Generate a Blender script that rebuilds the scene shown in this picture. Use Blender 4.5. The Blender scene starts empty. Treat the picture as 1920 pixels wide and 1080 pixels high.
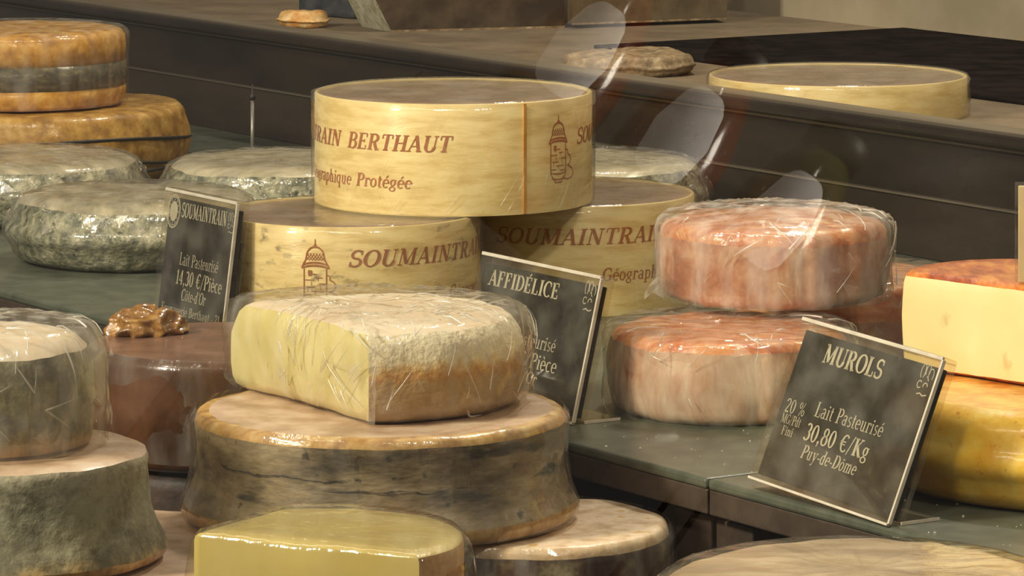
import bpy, bmesh, math, random
from mathutils import Vector, Matrix, noise
random.seed(7)
PI = math.pi
SC = bpy.context.scene
COL = SC.collection

# ------------------------------------------------------------------ camera
H = 0.305                                   # eye height above the display shelf
cam_d = bpy.data.cameras.new('camera'); cam = bpy.data.objects.new('camera', cam_d); COL.objects.link(cam)
cam_d.sensor_width = 36.0; cam_d.lens = 8400 / 1920 * 36.0
cam_d.clip_start = 0.05; cam_d.clip_end = 50
cam.location = (0, 0, H); cam.rotation_euler = (PI / 2, 0, 0); cam_d.shift_y = -1180 / 1920
SC.camera = cam
# ------------------------------------------------------------------ world, lights, exposure
wd = bpy.data.worlds.new('room_light'); SC.world = wd; wd.use_nodes = True
wd.node_tree.nodes['Background'].inputs[0].default_value = (1.0, 0.90, 0.80, 1)
wd.node_tree.nodes['Background'].inputs[1].default_value = 0.14
def area(name, loc, target, size, size_y, power, col):
    l = bpy.data.lights.new(name, 'AREA'); l.shape = 'RECTANGLE'; l.size = size; l.size_y = size_y
    l.energy = power; l.color = col
    o = bpy.data.objects.new(name, l); COL.objects.link(o); o.location = loc
    o.rotation_euler = (Vector(target) - Vector(loc)).to_track_quat('-Z', 'Y').to_euler()
    return o
area('counter_spotlight', (-1.40, 0.98, 1.10), (0.0, 1.9, 0.03), 0.22, 0.22, 45, (1.0, 0.91, 0.74))
area('strip_fill', (-0.35, 1.15, 0.95), (0.1, 2.0, 0.0), 1.2, 0.08, 2.5, (1.0, 0.88, 0.70))  # added fill light over the case front, not a fitting of the case
area('small_spot', (-0.95, 1.50, 1.25), (-0.05, 1.9, 0.03), 0.06, 0.06, 5.0, (1.0, 0.90, 0.72))
area('small_spot', (-0.32, 0.42, 1.40), (0.05, 1.8, 0.03), 0.12, 0.12, 9.5, (1.0, 0.91, 0.75))
area('rear_glint_fill', (0.30, 2.75, 1.30), (-0.05, 1.8, 0.05), 0.10, 0.10, 12, (1.0, 0.92, 0.78))  # added back light: glints on the film, brighter jar labels
area('small_spot', (0.55, 0.80, 1.30), (0.05, 1.9, 0.03), 0.06, 0.06, 4.5, (1.0, 0.91, 0.76))
SC.view_settings.view_transform = 'Standard'; SC.view_settings.look = 'None'
SC.view_settings.gamma = 1.0; SC.view_settings.use_curve_mapping = False
SC.view_settings.exposure = 0.0
SC.cycles.transparent_max_bounces = 24

# ------------------------------------------------------------------ helpers
def lin(c):
    out = []
    for v in c[:3]:
        v = v / 255.0
        out.append(v / 12.92 if v <= 0.04045 else ((v + 0.055) / 1.055) ** 2.4)
    return (*out, 1.0)
MATS = {}
def pm(name, cols, scale=40, detail=6, rough=0.6, bump=0.15, bscale=160, coat=0.0, coatr=0.12, stretch=(1, 1, 1),
       spots=None, spec=0.4, metallic=0.0, sss=0.0, distort=0.0, bdist=0.0015, fine=2.2, con=.62):
    """procedural principled material: noise ramp colour, optional second layer of spots, noise bump"""
    if fine: scale *= fine; bscale *= fine ** .5; spots = [(a * fine, c, lo, hi, q) for a, c, lo, hi, q in (spots or [])]
    m = bpy.data.materials.new(name); m.use_nodes = True; nt = m.node_tree; N = nt.nodes; L = nt.links
    b = N['Principled BSDF']
    tc = N.new('ShaderNodeTexCoord'); mp = N.new('ShaderNodeMapping'); mp.inputs['Scale'].default_value = stretch
    L.new(tc.outputs['Object'], mp.inputs[0])
    n = N.new('ShaderNodeTexNoise'); n.inputs['Scale'].default_value = scale; n.inputs['Detail'].default_value = detail
    n.inputs['Roughness'].default_value = 0.6; n.inputs['Distortion'].default_value = distort
    L.new(mp.outputs[0], n.inputs['Vector'])
    r = N.new('ShaderNodeValToRGB'); e = r.color_ramp.elements
    cols = [(.5 + (p - .5) * con, c) for p, c in cols]
    e[0].position = cols[0][0]; e[0].color = lin(cols[0][1]); e[1].position = cols[-1][0]; e[1].color = lin(cols[-1][1])
    for p, c in cols[1:-1]:
        q = e.new(p); q.color = lin(c)
    L.new(n.outputs['Fac'], r.inputs[0]); out = r.outputs[0]
    for sp in (spots or []):
        sscale, scol, lo, hi, sstr = sp
        n2 = N.new('ShaderNodeTexNoise'); n2.inputs['Scale'].default_value = sscale; n2.inputs['Detail'].default_value = 5
        mp2 = N.new('ShaderNodeMapping'); mp2.inputs['Scale'].default_value = sstr; mp2.inputs['Location'].default_value = (3.1, 1.7, sscale * .013)
        L.new(tc.outputs['Object'], mp2.inputs[0]); L.new(mp2.outputs[0], n2.inputs['Vector'])
        r2 = N.new('ShaderNodeValToRGB'); r2.color_ramp.elements[0].position = lo; r2.color_ramp.elements[1].position = hi
        L.new(n2.outputs['Fac'], r2.inputs[0])
        mx = N.new('ShaderNodeMixRGB'); L.new(r2.outputs[0], mx.inputs[0]); L.new(out, mx.inputs[1]); mx.inputs[2].default_value = lin(scol)
        out = mx.outputs[0]
    L.new(out, b.inputs['Base Color'])
    b.inputs['Roughness'].default_value = rough; b.inputs['Metallic'].default_value = metallic
    b.inputs['Specular IOR Level'].default_value = spec
    b.inputs['Coat Weight'].default_value = coat; b.inputs['Coat Roughness'].default_value = coatr
    if sss:
        b.inputs['Subsurface Weight'].default_value = sss; b.inputs['Subsurface Radius'].default_value = (.008, .005, .003)
        b.inputs['Subsurface Scale'].default_value = 0.6
    if bump:
        nb = N.new('ShaderNodeTexNoise'); nb.inputs['Scale'].default_value = bscale; nb.inputs['Detail'].default_value = 5
        L.new(mp.outputs[0], nb.inputs['Vector'])
        bp = N.new('ShaderNodeBump'); bp.inputs['Strength'].default_value = bump; bp.inputs['Distance'].default_value = bdist
        L.new(nb.outputs['Fac'], bp.inputs['Height']); L.new(bp.outputs[0], b.inputs['Normal'])
        if coat: L.new(bp.outputs[0], b.inputs['Coat Normal'])
    MATS[name] = m
    return m
def pmz(name, stops, h, namt=.25, nscale=120, mott=.5, mcol=(90, 78, 58), mscale=90, mlo=.5, mhi=.66, rough=.55, bump=.4, bscale=160, coat=.2, coatr=.2, mstretch=(1, 1, 1)):
    """rind whose colour changes with height on the cheese, with ragged borders and mottling"""
    m = pm(name, [(.3, mcol), (.7, mcol)], scale=mscale, rough=rough, bump=bump, bscale=bscale, coat=coat, coatr=coatr, fine=0)
    nt = m.node_tree; N = nt.nodes; L = nt.links; b = N['Principled BSDF']
    tc = N.new('ShaderNodeTexCoord'); sx = N.new('ShaderNodeSeparateXYZ'); L.new(tc.outputs['Object'], sx.inputs[0])
    n1 = N.new('ShaderNodeTexNoise'); n1.inputs['Scale'].default_value = nscale; n1.inputs['Detail'].default_value = 6; L.new(tc.outputs['Object'], n1.inputs['Vector'])
    ma = N.new('ShaderNodeMath'); ma.operation = 'MULTIPLY'; ma.inputs[1].default_value = 1 / h; L.new(sx.outputs[2], ma.inputs[0])
    mb = N.new('ShaderNodeMath'); mb.operation = 'MULTIPLY_ADD'; mb.inputs[1].default_value = namt; L.new(n1.outputs['Fac'], mb.inputs[0])
    mc = N.new('ShaderNodeMath'); mc.operation = 'SUBTRACT'; mc.inputs[1].default_value = namt * .5; L.new(ma.outputs[0], mc.inputs[0]); L.new(mc.outputs[0], mb.inputs[2])
    r = N.new('ShaderNodeValToRGB'); e = r.color_ramp.elements
    e[0].position = stops[0][0]; e[0].color = lin(stops[0][1]); e[1].position = stops[-1][0]; e[1].color = lin(stops[-1][1])
    for p, c in stops[1:-1]: q = e.new(p); q.color = lin(c)
    L.new(mb.outputs[0], r.inputs[0])
    mp = N.new('ShaderNodeMapping'); mp.inputs['Scale'].default_value = mstretch; L.new(tc.outputs['Object'], mp.inputs[0])
    n2 = N.new('ShaderNodeTexNoise'); n2.inputs['Scale'].default_value = mscale; n2.inputs['Detail'].default_value = 9; n2.inputs['Roughness'].default_value = .68; L.new(mp.outputs[0], n2.inputs['Vector'])
    mr = N.new('ShaderNodeMapRange'); mr.inputs[1].default_value = mlo; mr.inputs[2].default_value = mhi; mr.inputs[3].default_value = 0; mr.inputs[4].default_value = mott
    L.new(n2.outputs['Fac'], mr.inputs[0])
    mx = N.new('ShaderNodeMixRGB'); L.new(mr.outputs[0], mx.inputs[0]); L.new(r.outputs[0], mx.inputs[1]); mx.inputs[2].default_value = lin(mcol)
    L.new(mx.outputs[0], b.inputs['Base Color'])
    return m
def film(name, haze=0.08, streak=(1, 1, 0.25), hscale=60, tint=(250, 247, 238), rough=0.10, base=0.06, bump=0.35, edge=0.55, bscale=90):
    """clear wrapping film: transparent with a glossy skin and a little cloudy haze"""
    m = bpy.data.materials.new(name); m.use_nodes = True; nt = m.node_tree; N = nt.nodes; L = nt.links
    N.remove(N['Principled BSDF']); out = N['Material Output']
    tc = N.new('ShaderNodeTexCoord'); mp = N.new('ShaderNodeMapping'); mp.inputs['Scale'].default_value = streak
    L.new(tc.outputs['Object'], mp.inputs[0])
    nb = N.new('ShaderNodeTexNoise'); nb.inputs['Scale'].default_value = bscale; nb.inputs['Detail'].default_value = 4
    L.new(mp.outputs[0], nb.inputs['Vector'])
    bp = N.new('ShaderNodeBump'); bp.inputs['Strength'].default_value = bump; bp.inputs['Distance'].default_value = 0.002
    L.new(nb.outputs['Fac'], bp.inputs['Height'])
    tr = N.new('ShaderNodeBsdfTransparent'); tr.inputs[0].default_value = lin(tint)
    gl = N.new('ShaderNodeBsdfGlossy'); gl.inputs['Roughness'].default_value = rough; L.new(bp.outputs[0], gl.inputs['Normal'])
    lw = N.new('ShaderNodeLayerWeight'); lw.inputs[0].default_value = 0.5
    pw = N.new('ShaderNodeMath'); pw.operation = 'POWER'; pw.inputs[1].default_value = 3.5; L.new(lw.outputs['Facing'], pw.inputs[0])
    ma = N.new('ShaderNodeMath'); ma.operation = 'MULTIPLY_ADD'; ma.inputs[1].default_value = edge; ma.inputs[2].default_value = base
    L.new(pw.outputs[0], ma.inputs[0])
    m1 = N.new('ShaderNodeMixShader'); L.new(ma.outputs[0], m1.inputs[0]); L.new(tr.outputs[0], m1.inputs[1]); L.new(gl.outputs[0], m1.inputs[2])
    df = N.new('ShaderNodeBsdfDiffuse'); df.inputs[0].default_value = lin((235, 230, 218)); L.new(bp.outputs[0], df.inputs['Normal'])
    n2 = N.new('ShaderNodeTexNoise'); n2.inputs['Scale'].default_value = hscale; n2.inputs['Detail'].default_value = 4
    L.new(mp.outputs[0], n2.inputs['Vector'])
    mr = N.new('ShaderNodeMapRange'); mr.inputs[1].default_value = 0.40; mr.inputs[2].default_value = 0.72
    mr.inputs[3].default_value = haze * 0.25; mr.inputs[4].default_value = haze * 2.2
    L.new(n2.outputs['Fac'], mr.inputs[0])
    m2 = N.new('ShaderNodeMixShader'); L.new(mr.outputs[0], m2.inputs[0]); L.new(m1.outputs[0], m2.inputs[1]); L.new(df.outputs[0], m2.inputs[2])
    L.new(m2.outputs[0], out.inputs[0]); MATS[name] = m
    return m

def mesh_obj(name, verts, faces, mat, parent=None, smooth=True):
    me = bpy.data.meshes.new(name); me.from_pydata([tuple(v) for v in verts], [], faces); me.update()
    if smooth:
        for p in me.polygons: p.use_smooth = True
    if mat: me.materials.append(mat)
    o = bpy.data.objects.new(name, me); COL.objects.link(o)
    if parent: o.parent = parent
    return o
def tag(o, label, cat, group=None, kind=None):
    o['label'] = label; o['category'] = cat
    if group: o['group'] = group
    if kind: o['kind'] = kind
    return o
def thing(name, label, cat, loc=(0, 0, 0), rz=0.0, group=None):
    o = bpy.data.objects.new(name, None); COL.objects.link(o); o.location = loc; o.rotation_euler = (0, 0, rz)
    o.empty_display_size = 0.02
    return tag(o, label, cat, group)
def box(name, x0, x1, y0, y1, z0, z1, mat, parent=None, bev=0.0, loc=None, rz=0.0, seg=2):
    bm = bmesh.new(); bmesh.ops.create_cube(bm, size=1)
    for v in bm.verts:
        v.co = Vector((x0 + (v.co.x + .5) * (x1 - x0), y0 + (v.co.y + .5) * (y1 - y0), z0 + (v.co.z + .5) * (z1 - z0)))
    if bev: bmesh.ops.bevel(bm, geom=bm.edges[:], offset=bev, segments=seg, affect='EDGES', profile=.5)
    me = bpy.data.meshes.new(name); bm.to_mesh(me); bm.free(); me.materials.append(mat)
    o = bpy.data.objects.new(name, me); COL.objects.link(o)
    if parent: o.parent = parent
    if loc: o.location = loc
    o.rotation_euler = (0, 0, rz)
    return o

def foot_fn(R, cuts=()):
    """footprint of a round cheese of radius R with straight cuts (angle, distance); returns radius and index of the active edge"""
    def f(th):
        best, idx = R, 0
        for k, (a, d) in enumerate(cuts):
            c = math.cos(th - a)
            if c > 1e-4 and d / c < best: best, idx = d / c, k + 1
        return best, idx
    return f
def thetas_for(f, n):
    ths = [-PI + 2 * PI * i / n for i in range(n)]
    out = []
    for i, t in enumerate(ths):
        out.append(t); t2 = t + 2 * PI / n
        if f(t)[1] != f(t2)[1]:
            lo, hi = t, t2
            for _ in range(30):
                mid = (lo + hi) / 2
                if f(mid)[1] == f(t)[1]: lo = mid
                else: hi = mid
            out.append(hi)
    return out
def solid(parts, f, prof, parent, n=112, amp=0.0, nscale=40, seed=0.0, zamp=None, slot=None, smooth=True):
    """radial solid: prof = [(inset, scale, z)], slot(ring, edge index) -> key of parts {key: (name, material)}"""
    ths = thetas_for(f, n); K = len(ths); J = len(prof)
    zamp = amp if zamp is None else zamp
    V = []; E = []
    for (ins, sc, z) in prof:
        for th in ths:
            r, idx = f(th); r = max(r - ins, 0.0005) * sc
            p = Vector((r * math.cos(th), r * math.sin(th), z))
            if amp:
                q = p * nscale + Vector((seed, seed * 1.7, seed * .3))
                dr = noise.fractal(q, 1.0, 2.0, 3) * amp
                dz = noise.fractal(q + Vector((9, 4, 2)), 1.0, 2.0, 3) * zamp
                u = Vector((math.cos(th), math.sin(th), 0))
                p += u * dr * min(1, sc * 1.2)
                if z > prof[0][2] + 1e-5: p.z += dz
            V.append(p)
    E = [f((ths[i] + (ths[(i + 1) % K] if i < K - 1 else ths[0] + 2 * PI)) / 2)[1] for i in range(K)]
    F = {}
    for j in range(J - 1):
        for i in range(K):
            i2 = (i + 1) % K
            F.setdefault(slot(j, E[i]) if slot else 0, []).append((j * K + i, j * K + i2, (j + 1) * K + i2, (j + 1) * K + i))
    c0 = len(V); V.append(Vector((0, 0, prof[0][2]))); c1 = len(V)
    V.append(Vector((0, 0, sum(v.z for v in V[(J - 1) * K:J * K]) / K)))
    for i in range(K):
        i2 = (i + 1) % K
        F.setdefault(slot(0, -1) if slot else 0, []).append((c0, i2, i))
        F.setdefault(slot(J - 1, -1) if slot else 0, []).append(((J - 1) * K + i, (J - 1) * K + i2, c1))
    res = {}
    for key, faces in F.items():
        nm, mat = parts[key]
        used = sorted({v for fc in faces for v in fc}); mp = {v: k for k, v in enumerate(used)}
        res[key] = mesh_obj(nm, [V[v] for v in used], [tuple(mp[v] for v in fc) for fc in faces], mat, parent, smooth)
    return res
def rim_prof(h, rb=.006, rt=.006, bulge=0.0, waist=0.0, flare=0.0, nside=8, ntop=6, nb=4):
    """outside profile of a wheel, bottom edge radius rb, top edge radius rt; bulge > 0 swells the side, waist > 0 pulls it in"""
    P = []
    for k in range(nb + 1):
        a = PI / 2 * k / nb; P.append((rb * (1 - math.sin(a)) - flare, 1, rb * (1 - math.cos(a))))
    for k in range(1, nside):
        t = k / nside; z = rb + (h - rb - rt) * t
        P.append((-bulge * math.sin(PI * t) + waist * math.sin(PI * t) - flare * (1 - t) ** 3, 1, z))
    for k in range(nb + 1):
        a = PI / 2 * k / nb; P.append((rt * (1 - math.cos(a)), 1, h - rt + rt * math.sin(a)))
    for k in range(1, ntop):
        P.append((rt, 1 - k / ntop, h))
    return P
def nring(prof, z):                # index of first profile ring above z
    for k, p in enumerate(prof):
        if p[2] >= z: return k
    return len(prof)
def wrap(f, prof_pts, mat, parent, n=180, amp=0.0006, seed=1, name='film_wrap', cell=70.0, shear=0.5, stretch=0.55, facet=0.5, rings=26):
    """loose film around a footprint: a fine skin with a net of sharp creases like crumpled film"""
    ths = thetas_for(f, n); K = len(ths)
    P = prof_pts; L_ = [0.0]
    for a, b in zip(P[:-1], P[1:]):
        L_.append(L_[-1] + math.hypot((b[0] - a[0]) + (a[1] - b[1]) * .05, b[2] - a[2]) + 1e-6)
    Q = []
    for k in range(rings):
        s_ = L_[-1] * k / (rings - 1); q = max(0, min(len(P) - 2, sum(1 for x in L_[1:-1] if x <= s_)))
        t = (s_ - L_[q]) / (L_[q + 1] - L_[q]); Q.append(tuple(P[q][m] + (P[q + 1][m] - P[q][m]) * t for m in range(3)))
    V = []
    for j, (ins, sc, z) in enumerate(Q):
        for th in ths:
            r, _ = f(th); r = max(r - ins, .0005) * sc
            x, y = r * math.cos(th), r * math.sin(th)
            q = Vector((x + shear * z, y - shear * z * .6, z * stretch)) * cell + Vector((seed * 1.37, seed * .71, seed * 2.1))
            q += noise.noise_vector(q * .6) * .5
            d, _p = noise.voronoi(q)
            cr = math.exp(-(d[1] - d[0]) / .10); h_ = amp * (cr + facet * (.5 - d[0]) * 2 + .35 * noise.noise(q * 2.3))
            if sc > .93: x += math.cos(th) * h_; y += math.sin(th) * h_; dz = h_ * .3
            else: dz = h_
            V.append((x, y, z + (dz if j > 1 else 0)))
    F = []
    for j in range(len(Q) - 1):
        for i in range(K):
            i2 = (i + 1) % K; F.append((j * K + i, j * K + i2, (j + 1) * K + i2, (j + 1) * K + i))
    c1 = len(V); V.append((0, 0, Q[-1][2])); j = len(Q) - 1
    if Q[-1][1] < .95:
        for i in range(K): F.append((j * K + i, j * K + (i + 1) % K, c1))
    return mesh_obj(name, V, F, mat, parent)
def folds(f, prof, mat, parent, count=30, seed=1, ln_=(.006, .02), slope=(.6, 1.4), smin=.1, smax=.95, rad=.00022, tris=0, trimat=None, th0=-PI, th1=0.0, off=.0006):
    """pinched folds of the wrapping film: thin raised ridges and small flat tucks lying on the skin"""
    rnd = random.Random(seed); L_ = [0.0]
    for a, b in zip(prof[:-1], prof[1:]):
        L_.append(L_[-1] + math.hypot(f(0)[0] * (b[1] - a[1]) - (b[0] - a[0]), b[2] - a[2]) + 1e-6)
    def at(th, s_, o=0.0):
        s_ = max(0, min(1, s_)) * L_[-1]; q = max(0, min(len(prof) - 2, sum(1 for x in L_[1:-1] if x <= s_)))
        t = (s_ - L_[q]) / (L_[q + 1] - L_[q]); a, b = prof[q], prof[q + 1]
        ins, sc, z = (a[m] + (b[m] - a[m]) * t for m in range(3)); r = max(f(th)[0] - ins, .0005) * sc
        up = 1 if sc < .97 else 0
        return Vector(((r + o * (1 - up)) * math.cos(th), (r + o * (1 - up)) * math.sin(th), z + o * up))
    V = []; F = []
    for c in range(count):
        th = rnd.uniform(th0, th1); s_ = rnd.uniform(smin, smax); R_ = f(th)[0]; ang = rnd.choice((-1, 1)) * rnd.uniform(*slope)
        for arm in range(rnd.choice((1, 1, 1, 1, 2))):
            leng = rnd.uniform(*ln_) * (1 if arm == 0 else .6); a = ang + (0 if arm == 0 else rnd.uniform(.35, 1.1) * (1 if arm == 1 else -1))
            pts = []
            for k in range(6):
                u_ = k / 5; pts.append(at(th + u_ * leng * math.cos(a) / R_, s_ + u_ * leng * math.sin(a) / L_[-1], off + .0004 * math.sin(PI * u_)))
            if max((pts[k + 1] - pts[k]).length for k in range(5)) > leng * .5: continue
            for k, p in enumerate(pts):
                d = (pts[min(k + 1, 5)] - pts[max(k - 1, 0)]); d = d.normalized() if d.length > 1e-9 else Vector((0, 0, 1))
                u = d.cross(Vector((.3, .5, .81))).normalized(); v = d.cross(u); rr = rad * (.9, 1, .75, .5, .28, .06)[k] * (.55 + .7 * ((c * 7 + arm * 3) % 5) / 4)
                b0 = len(V)
                for q in range(4): V.append(p + (u * math.cos(q * PI / 2) + v * math.sin(q * PI / 2)) * rr)
                if k:
                    for q in range(4): F.append((b0 - 4 + q, b0 - 4 + (q + 1) % 4, b0 + (q + 1) % 4, b0 + q))
    if V: o = mesh_obj('film_folds', V, F, mat, parent); o['kind'] = 'stuff'
    V = []; F = []
    for c in range(tris):
        th = rnd.uniform(th0, th1); s_ = rnd.uniform(smin, smax); R_ = f(th)[0]; b0 = len(V); sz = rnd.uniform(.003, .0085); a0 = rnd.uniform(0, 6.28)
        for k in range(3):
            a = a0 + k * 2.1 + rnd.uniform(-.5, .5); q = sz * rnd.uniform(.4, 1)
            V.append(at(th + q * math.cos(a) / R_, s_ + q * math.sin(a) / L_[-1], off + rnd.uniform(0, .0012)))
        F.append((b0, b0 + 1, b0 + 2))
    if V: o = mesh_obj('film_tucks', V, F, trimat or mat, parent, False); o['kind'] = 'stuff'
def tube(name, pts, r, mat, parent=None, n=8, closed=False, taper=None):
    pts = [Vector(p) for p in pts]; V = []; F = []; m = len(pts)
    for i, p in enumerate(pts):
        a = pts[(i - 1) % m] if (closed or i > 0) else p; b = pts[(i + 1) % m] if (closed or i < m - 1) else p
        d = (b - a).normalized(); u = d.cross(Vector((.13, .21, .97))).normalized(); v = d.cross(u)
        rr = r if taper is None else r * taper[i]
        for k in range(n): V.append(p + (u * math.cos(2 * PI * k / n) + v * math.sin(2 * PI * k / n)) * rr)
    for i in range(m if closed else m - 1):
        for k in range(n):
            i2 = (i + 1) % m; F.append((i * n + k, i * n + (k + 1) % n, i2 * n + (k + 1) % n, i2 * n + k))
    if not closed:
        F.append(tuple(range(n))[::-1]); F.append(tuple((m - 1) * n + k for k in range(n)))
    return mesh_obj(name, V, F, mat, parent)

# ------------------------------------------------------------------ lettering: a small serif alphabet made of strokes
K_, T_ = 0.17, 0.065            # thick and thin stroke
def ln(x0, y0, x1, y1, w=K_): return ('l', x0, y0, x1, y1, w)
def arc(cx, cy, rx, ry, a0, a1, wk=K_, wt=T_): return ('a', cx, cy, rx, ry, math.radians(a0), math.radians(a1), wk, wt)
def sf(x, y, w=.30): return ('l', x - w / 2, y, x + w / 2, y, T_)
def stem(x, y0=0, y1=1, w=K_, s0=True, s1=True, sw=.32):
    out = [ln(x, y0, x, y1, w)]
    if s0: out.append(sf(x, y0 + T_ / 2, sw))
    if s1: out.append(sf(x, y1 - T_ / 2, sw))
    return out
X = 0.66
def acute(cx, y): return [ln(cx - .03, y, cx + .12, y + .17, .08)]
def grave(cx, y): return [ln(cx + .03, y, cx - .12, y + .17, .08)]
def circ(cx, y): return [ln(cx - .13, y, cx, y + .13, .06), ln(cx, y + .13, cx + .13, y, .06)]
G = {}
G['A'] = (.80, [ln(.10, 0, .39, 1, T_), ln(.38, 1, .68, 0), sf(.10, .03, .26), sf(.68, .03, .30), ln(.2, .33, .56, .33, T_)])
G['B'] = (.72, stem(.18) + [arc(.34, .74, .24, .24, -90, 90), arc(.36, .26, .28, .26, -90, 90), ln(.18, .97, .36, .97, T_), ln(.18, .5, .38, .5, T_), ln(.18, .03, .38, .03, T_)])
G['C'] = (.74, [arc(.42, .5, .33, .48, 48, 312), ln(.66, .68, .66, .95, T_)])
G['D'] = (.80, stem(.18) + [arc(.34, .5, .36, .47, -90, 90), ln(.18, .97, .36, .97, T_), ln(.18, .03, .36, .03, T_)])
G['E'] = (.70, stem(.18) + [ln(.18, .97, .60, .97, T_), ln(.18, .03, .62, .03, T_), ln(.18, .52, .46, .52, T_), ln(.59, .97, .59, .76, T_), ln(.61, .03, .61, .26, T_), ln(.46, .42, .46, .62, T_)])
G['F'] = (.66, stem(.18) + [ln(.18, .97, .58, .97, T_), ln(.18, .52, .44, .52, T_), ln(.57, .97, .57, .74, T_), ln(.44, .42, .44, .62, T_)])
G['G'] = (.80, [arc(.42, .5, .33, .48, 48, 335), ln(.66, .68, .66, .95, T_), ln(.66, .08, .66, .42, K_), sf(.64, .42, .26)])
G['H'] = (.84, stem(.18) + stem(.66) + [ln(.18, .5, .66, .5, T_)])
G['I'] = (.40, stem(.20))
G['K'] = (.82, stem(.18) + [ln(.22, .42, .62, .97, T_), ln(.32, .56, .68, 0), sf(.62, .97, .26), sf(.69, .03, .26)])
G['L'] = (.66, stem(.18) + [ln(.18, .03, .60, .03, T_), ln(.59, .03, .59, .28, T_)])
G['M'] = (1.0, [ln(.16, 0, .16, 1, T_), ln(.18, 1, .50, .08, K_), ln(.50, .08, .80, 1, T_), ln(.83, 0, .83, 1, K_), sf(.16, .03, .24), sf(.83, .03, .30), sf(.14, .97, .2), sf(.84, .97, .24)])
G['N'] = (.84, [ln(.16, 0, .16, 1, T_), ln(.18, 1, .66, .02, K_), ln(.67, 0, .67, 1, T_), sf(.16, .03, .26), sf(.66, .97, .26), sf(.13, .97, .2)])
G['O'] = (.82, [arc(.41, .5, .33, .48, 0, 360)])
G['P'] = (.68, stem(.18) + [arc(.34, .73, .26, .25, -90, 90), ln(.18, .97, .36, .97, T_), ln(.18, .48, .36, .48, T_)])
G['R'] = (.80, stem(.18) + [arc(.34, .74, .26, .24, -90, 90), ln(.18, .97, .36, .97, T_), ln(.18, .5, .36, .5, T_), ln(.40, .5, .64, 0), sf(.68, .03, .22)])
G['S'] = (.64, [arc(.32, .74, .23, .24, 40, 270, .13, .09), arc(.32, .26, .25, .24, -140, 90, .13, .09), ln(.53, .72, .53, .98, T_), ln(.09, .02, .09, .30, T_)])
G['T'] = (.74, stem(.37, s1=False) + [ln(.06, .97, .68, .97, T_), ln(.07, .97, .07, .74, T_), ln(.67, .97, .67, .74, T_)])
G['U'] = (.82, [ln(.18, .30, .18, 1), arc(.42, .32, .24, .30, 180, 360, K_, .09), ln(.66, .30, .66, 1, T_), sf(.18, .97), sf(.66, .97, .24)])
G['a'] = (.56, [arc(.24, .19, .17, .17, 60, 320, .11, .06), ln(.40, .03, .40, .48, .13), arc(.25, .47, .16, .18, 0, 150, .12, .07), sf(.46, .03, .14)])
G['b'] = (.60, [ln(.15, 0, .15, 1, .13), sf(.11, .97, .16), arc(.32, .33, .2, .32, -120, 120, .13, .06)])
G['c'] = (.50, [arc(.28, .33, .2, .31, 50, 310, .13, .06)])
G['d'] = (.60, [ln(.43, 0, .43, 1, .13), sf(.38, .97, .16), sf(.5, .03, .12), arc(.27, .33, .2, .32, 60, 300, .13, .06)])
G['e'] = (.52, [arc(.27, .33, .2, .31, 0, 315, .13, .06), ln(.1, .35, .46, .35, .055)])
G['g'] = (.54, [arc(.25, .42, .16, .22, 0, 360, .11, .05), arc(.25, -.06, .2, .16, 0, 360, .09, .05), ln(.18, .22, .22, .1, .07), ln(.36, .58, .5, .62, .06)])
G['h'] = (.64, [ln(.15, 0, .15, 1, .13), sf(.11, .97, .16), sf(.15, .03, .26), arc(.32, .42, .15, .22, 0, 170, .10, .07), ln(.47, 0, .47, .42, .13), sf(.47, .03, .26)])
G['i'] = (.32, [ln(.16, 0, .16, X, .13), sf(.16, .03, .28), sf(.11, .63, .16), ln(.09, .86, .23, .86, .14)])
G['m'] = (.94, [ln(.15, 0, .15, X, .13), sf(.11, .63, .16), sf(.15, .03, .26), arc(.31, .42, .15, .22, 0, 170, .10, .07), ln(.46, 0, .46, .42, .13), sf(.46, .03, .24), arc(.62, .42, .15, .22, 0, 170, .10, .07), ln(.77, 0, .77, .42, .13), sf(.77, .03, .26)])
G['n'] = (.64, [ln(.15, 0, .15, X, .13), sf(.11, .63, .16), sf(.15, .03, .26), arc(.32, .42, .15, .22, 0, 170, .10, .07), ln(.47, 0, .47, .42, .13), sf(.47, .03, .26)])
G['o'] = (.56, [arc(.28, .33, .2, .31, 0, 360, .13, .06)])
G['p'] = (.60, [ln(.15, -.3, .15, X, .13), sf(.11, .63, .16), sf(.15, -.28, .28), arc(.32, .33, .2, .31, -130, 130, .13, .06)])
G['q'] = (.60, [ln(.45, -.3, .45, X, .13), sf(.45, -.28, .28), arc(.27, .33, .2, .31, 50, 310, .13, .06)])
G['r'] = (.46, [ln(.15, 0, .15, X, .13), sf(.11, .63, .16), sf(.15, .03, .28), arc(.32, .40, .16, .24, 40, 150, .08, .09), ln(.40, .5, .46, .58, .12)])
G['s'] = (.44, [arc(.22, .49, .14, .15, 40, 270, .09, .07), arc(.22, .17, .15, .15, -140, 90, .09, .07)])
G['t'] = (.38, [ln(.17, .1, .17, .86, .13), ln(.04, .62, .34, .62, .06), arc(.27, .12, .1, .1, 180, 320, .1, .06)])
G['u'] = (.64, [ln(.16, .2, .16, X, .13), arc(.3, .22, .14, .2, 180, 350, .1, .07), ln(.46, 0, .46, X, .13), sf(.11, .63, .16), sf(.42, .63, .16), sf(.52, .03, .14)])
G['y'] = (.60, [ln(.12, .64, .31, .05, .13), ln(.50, .64, .24, -.26, .06), sf(.12, .63, .24), sf(.5, .63, .2), ln(.10, -.24, .24, -.27, .09)])
G['0'] = (.60, [arc(.30, .5, .21, .48, 0, 360, .15, .06)])
G['1'] = (.44, [ln(.24, 0, .24, 1, .15), sf(.24, .03, .34), ln(.08, .8, .24, .96, .07)])
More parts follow.
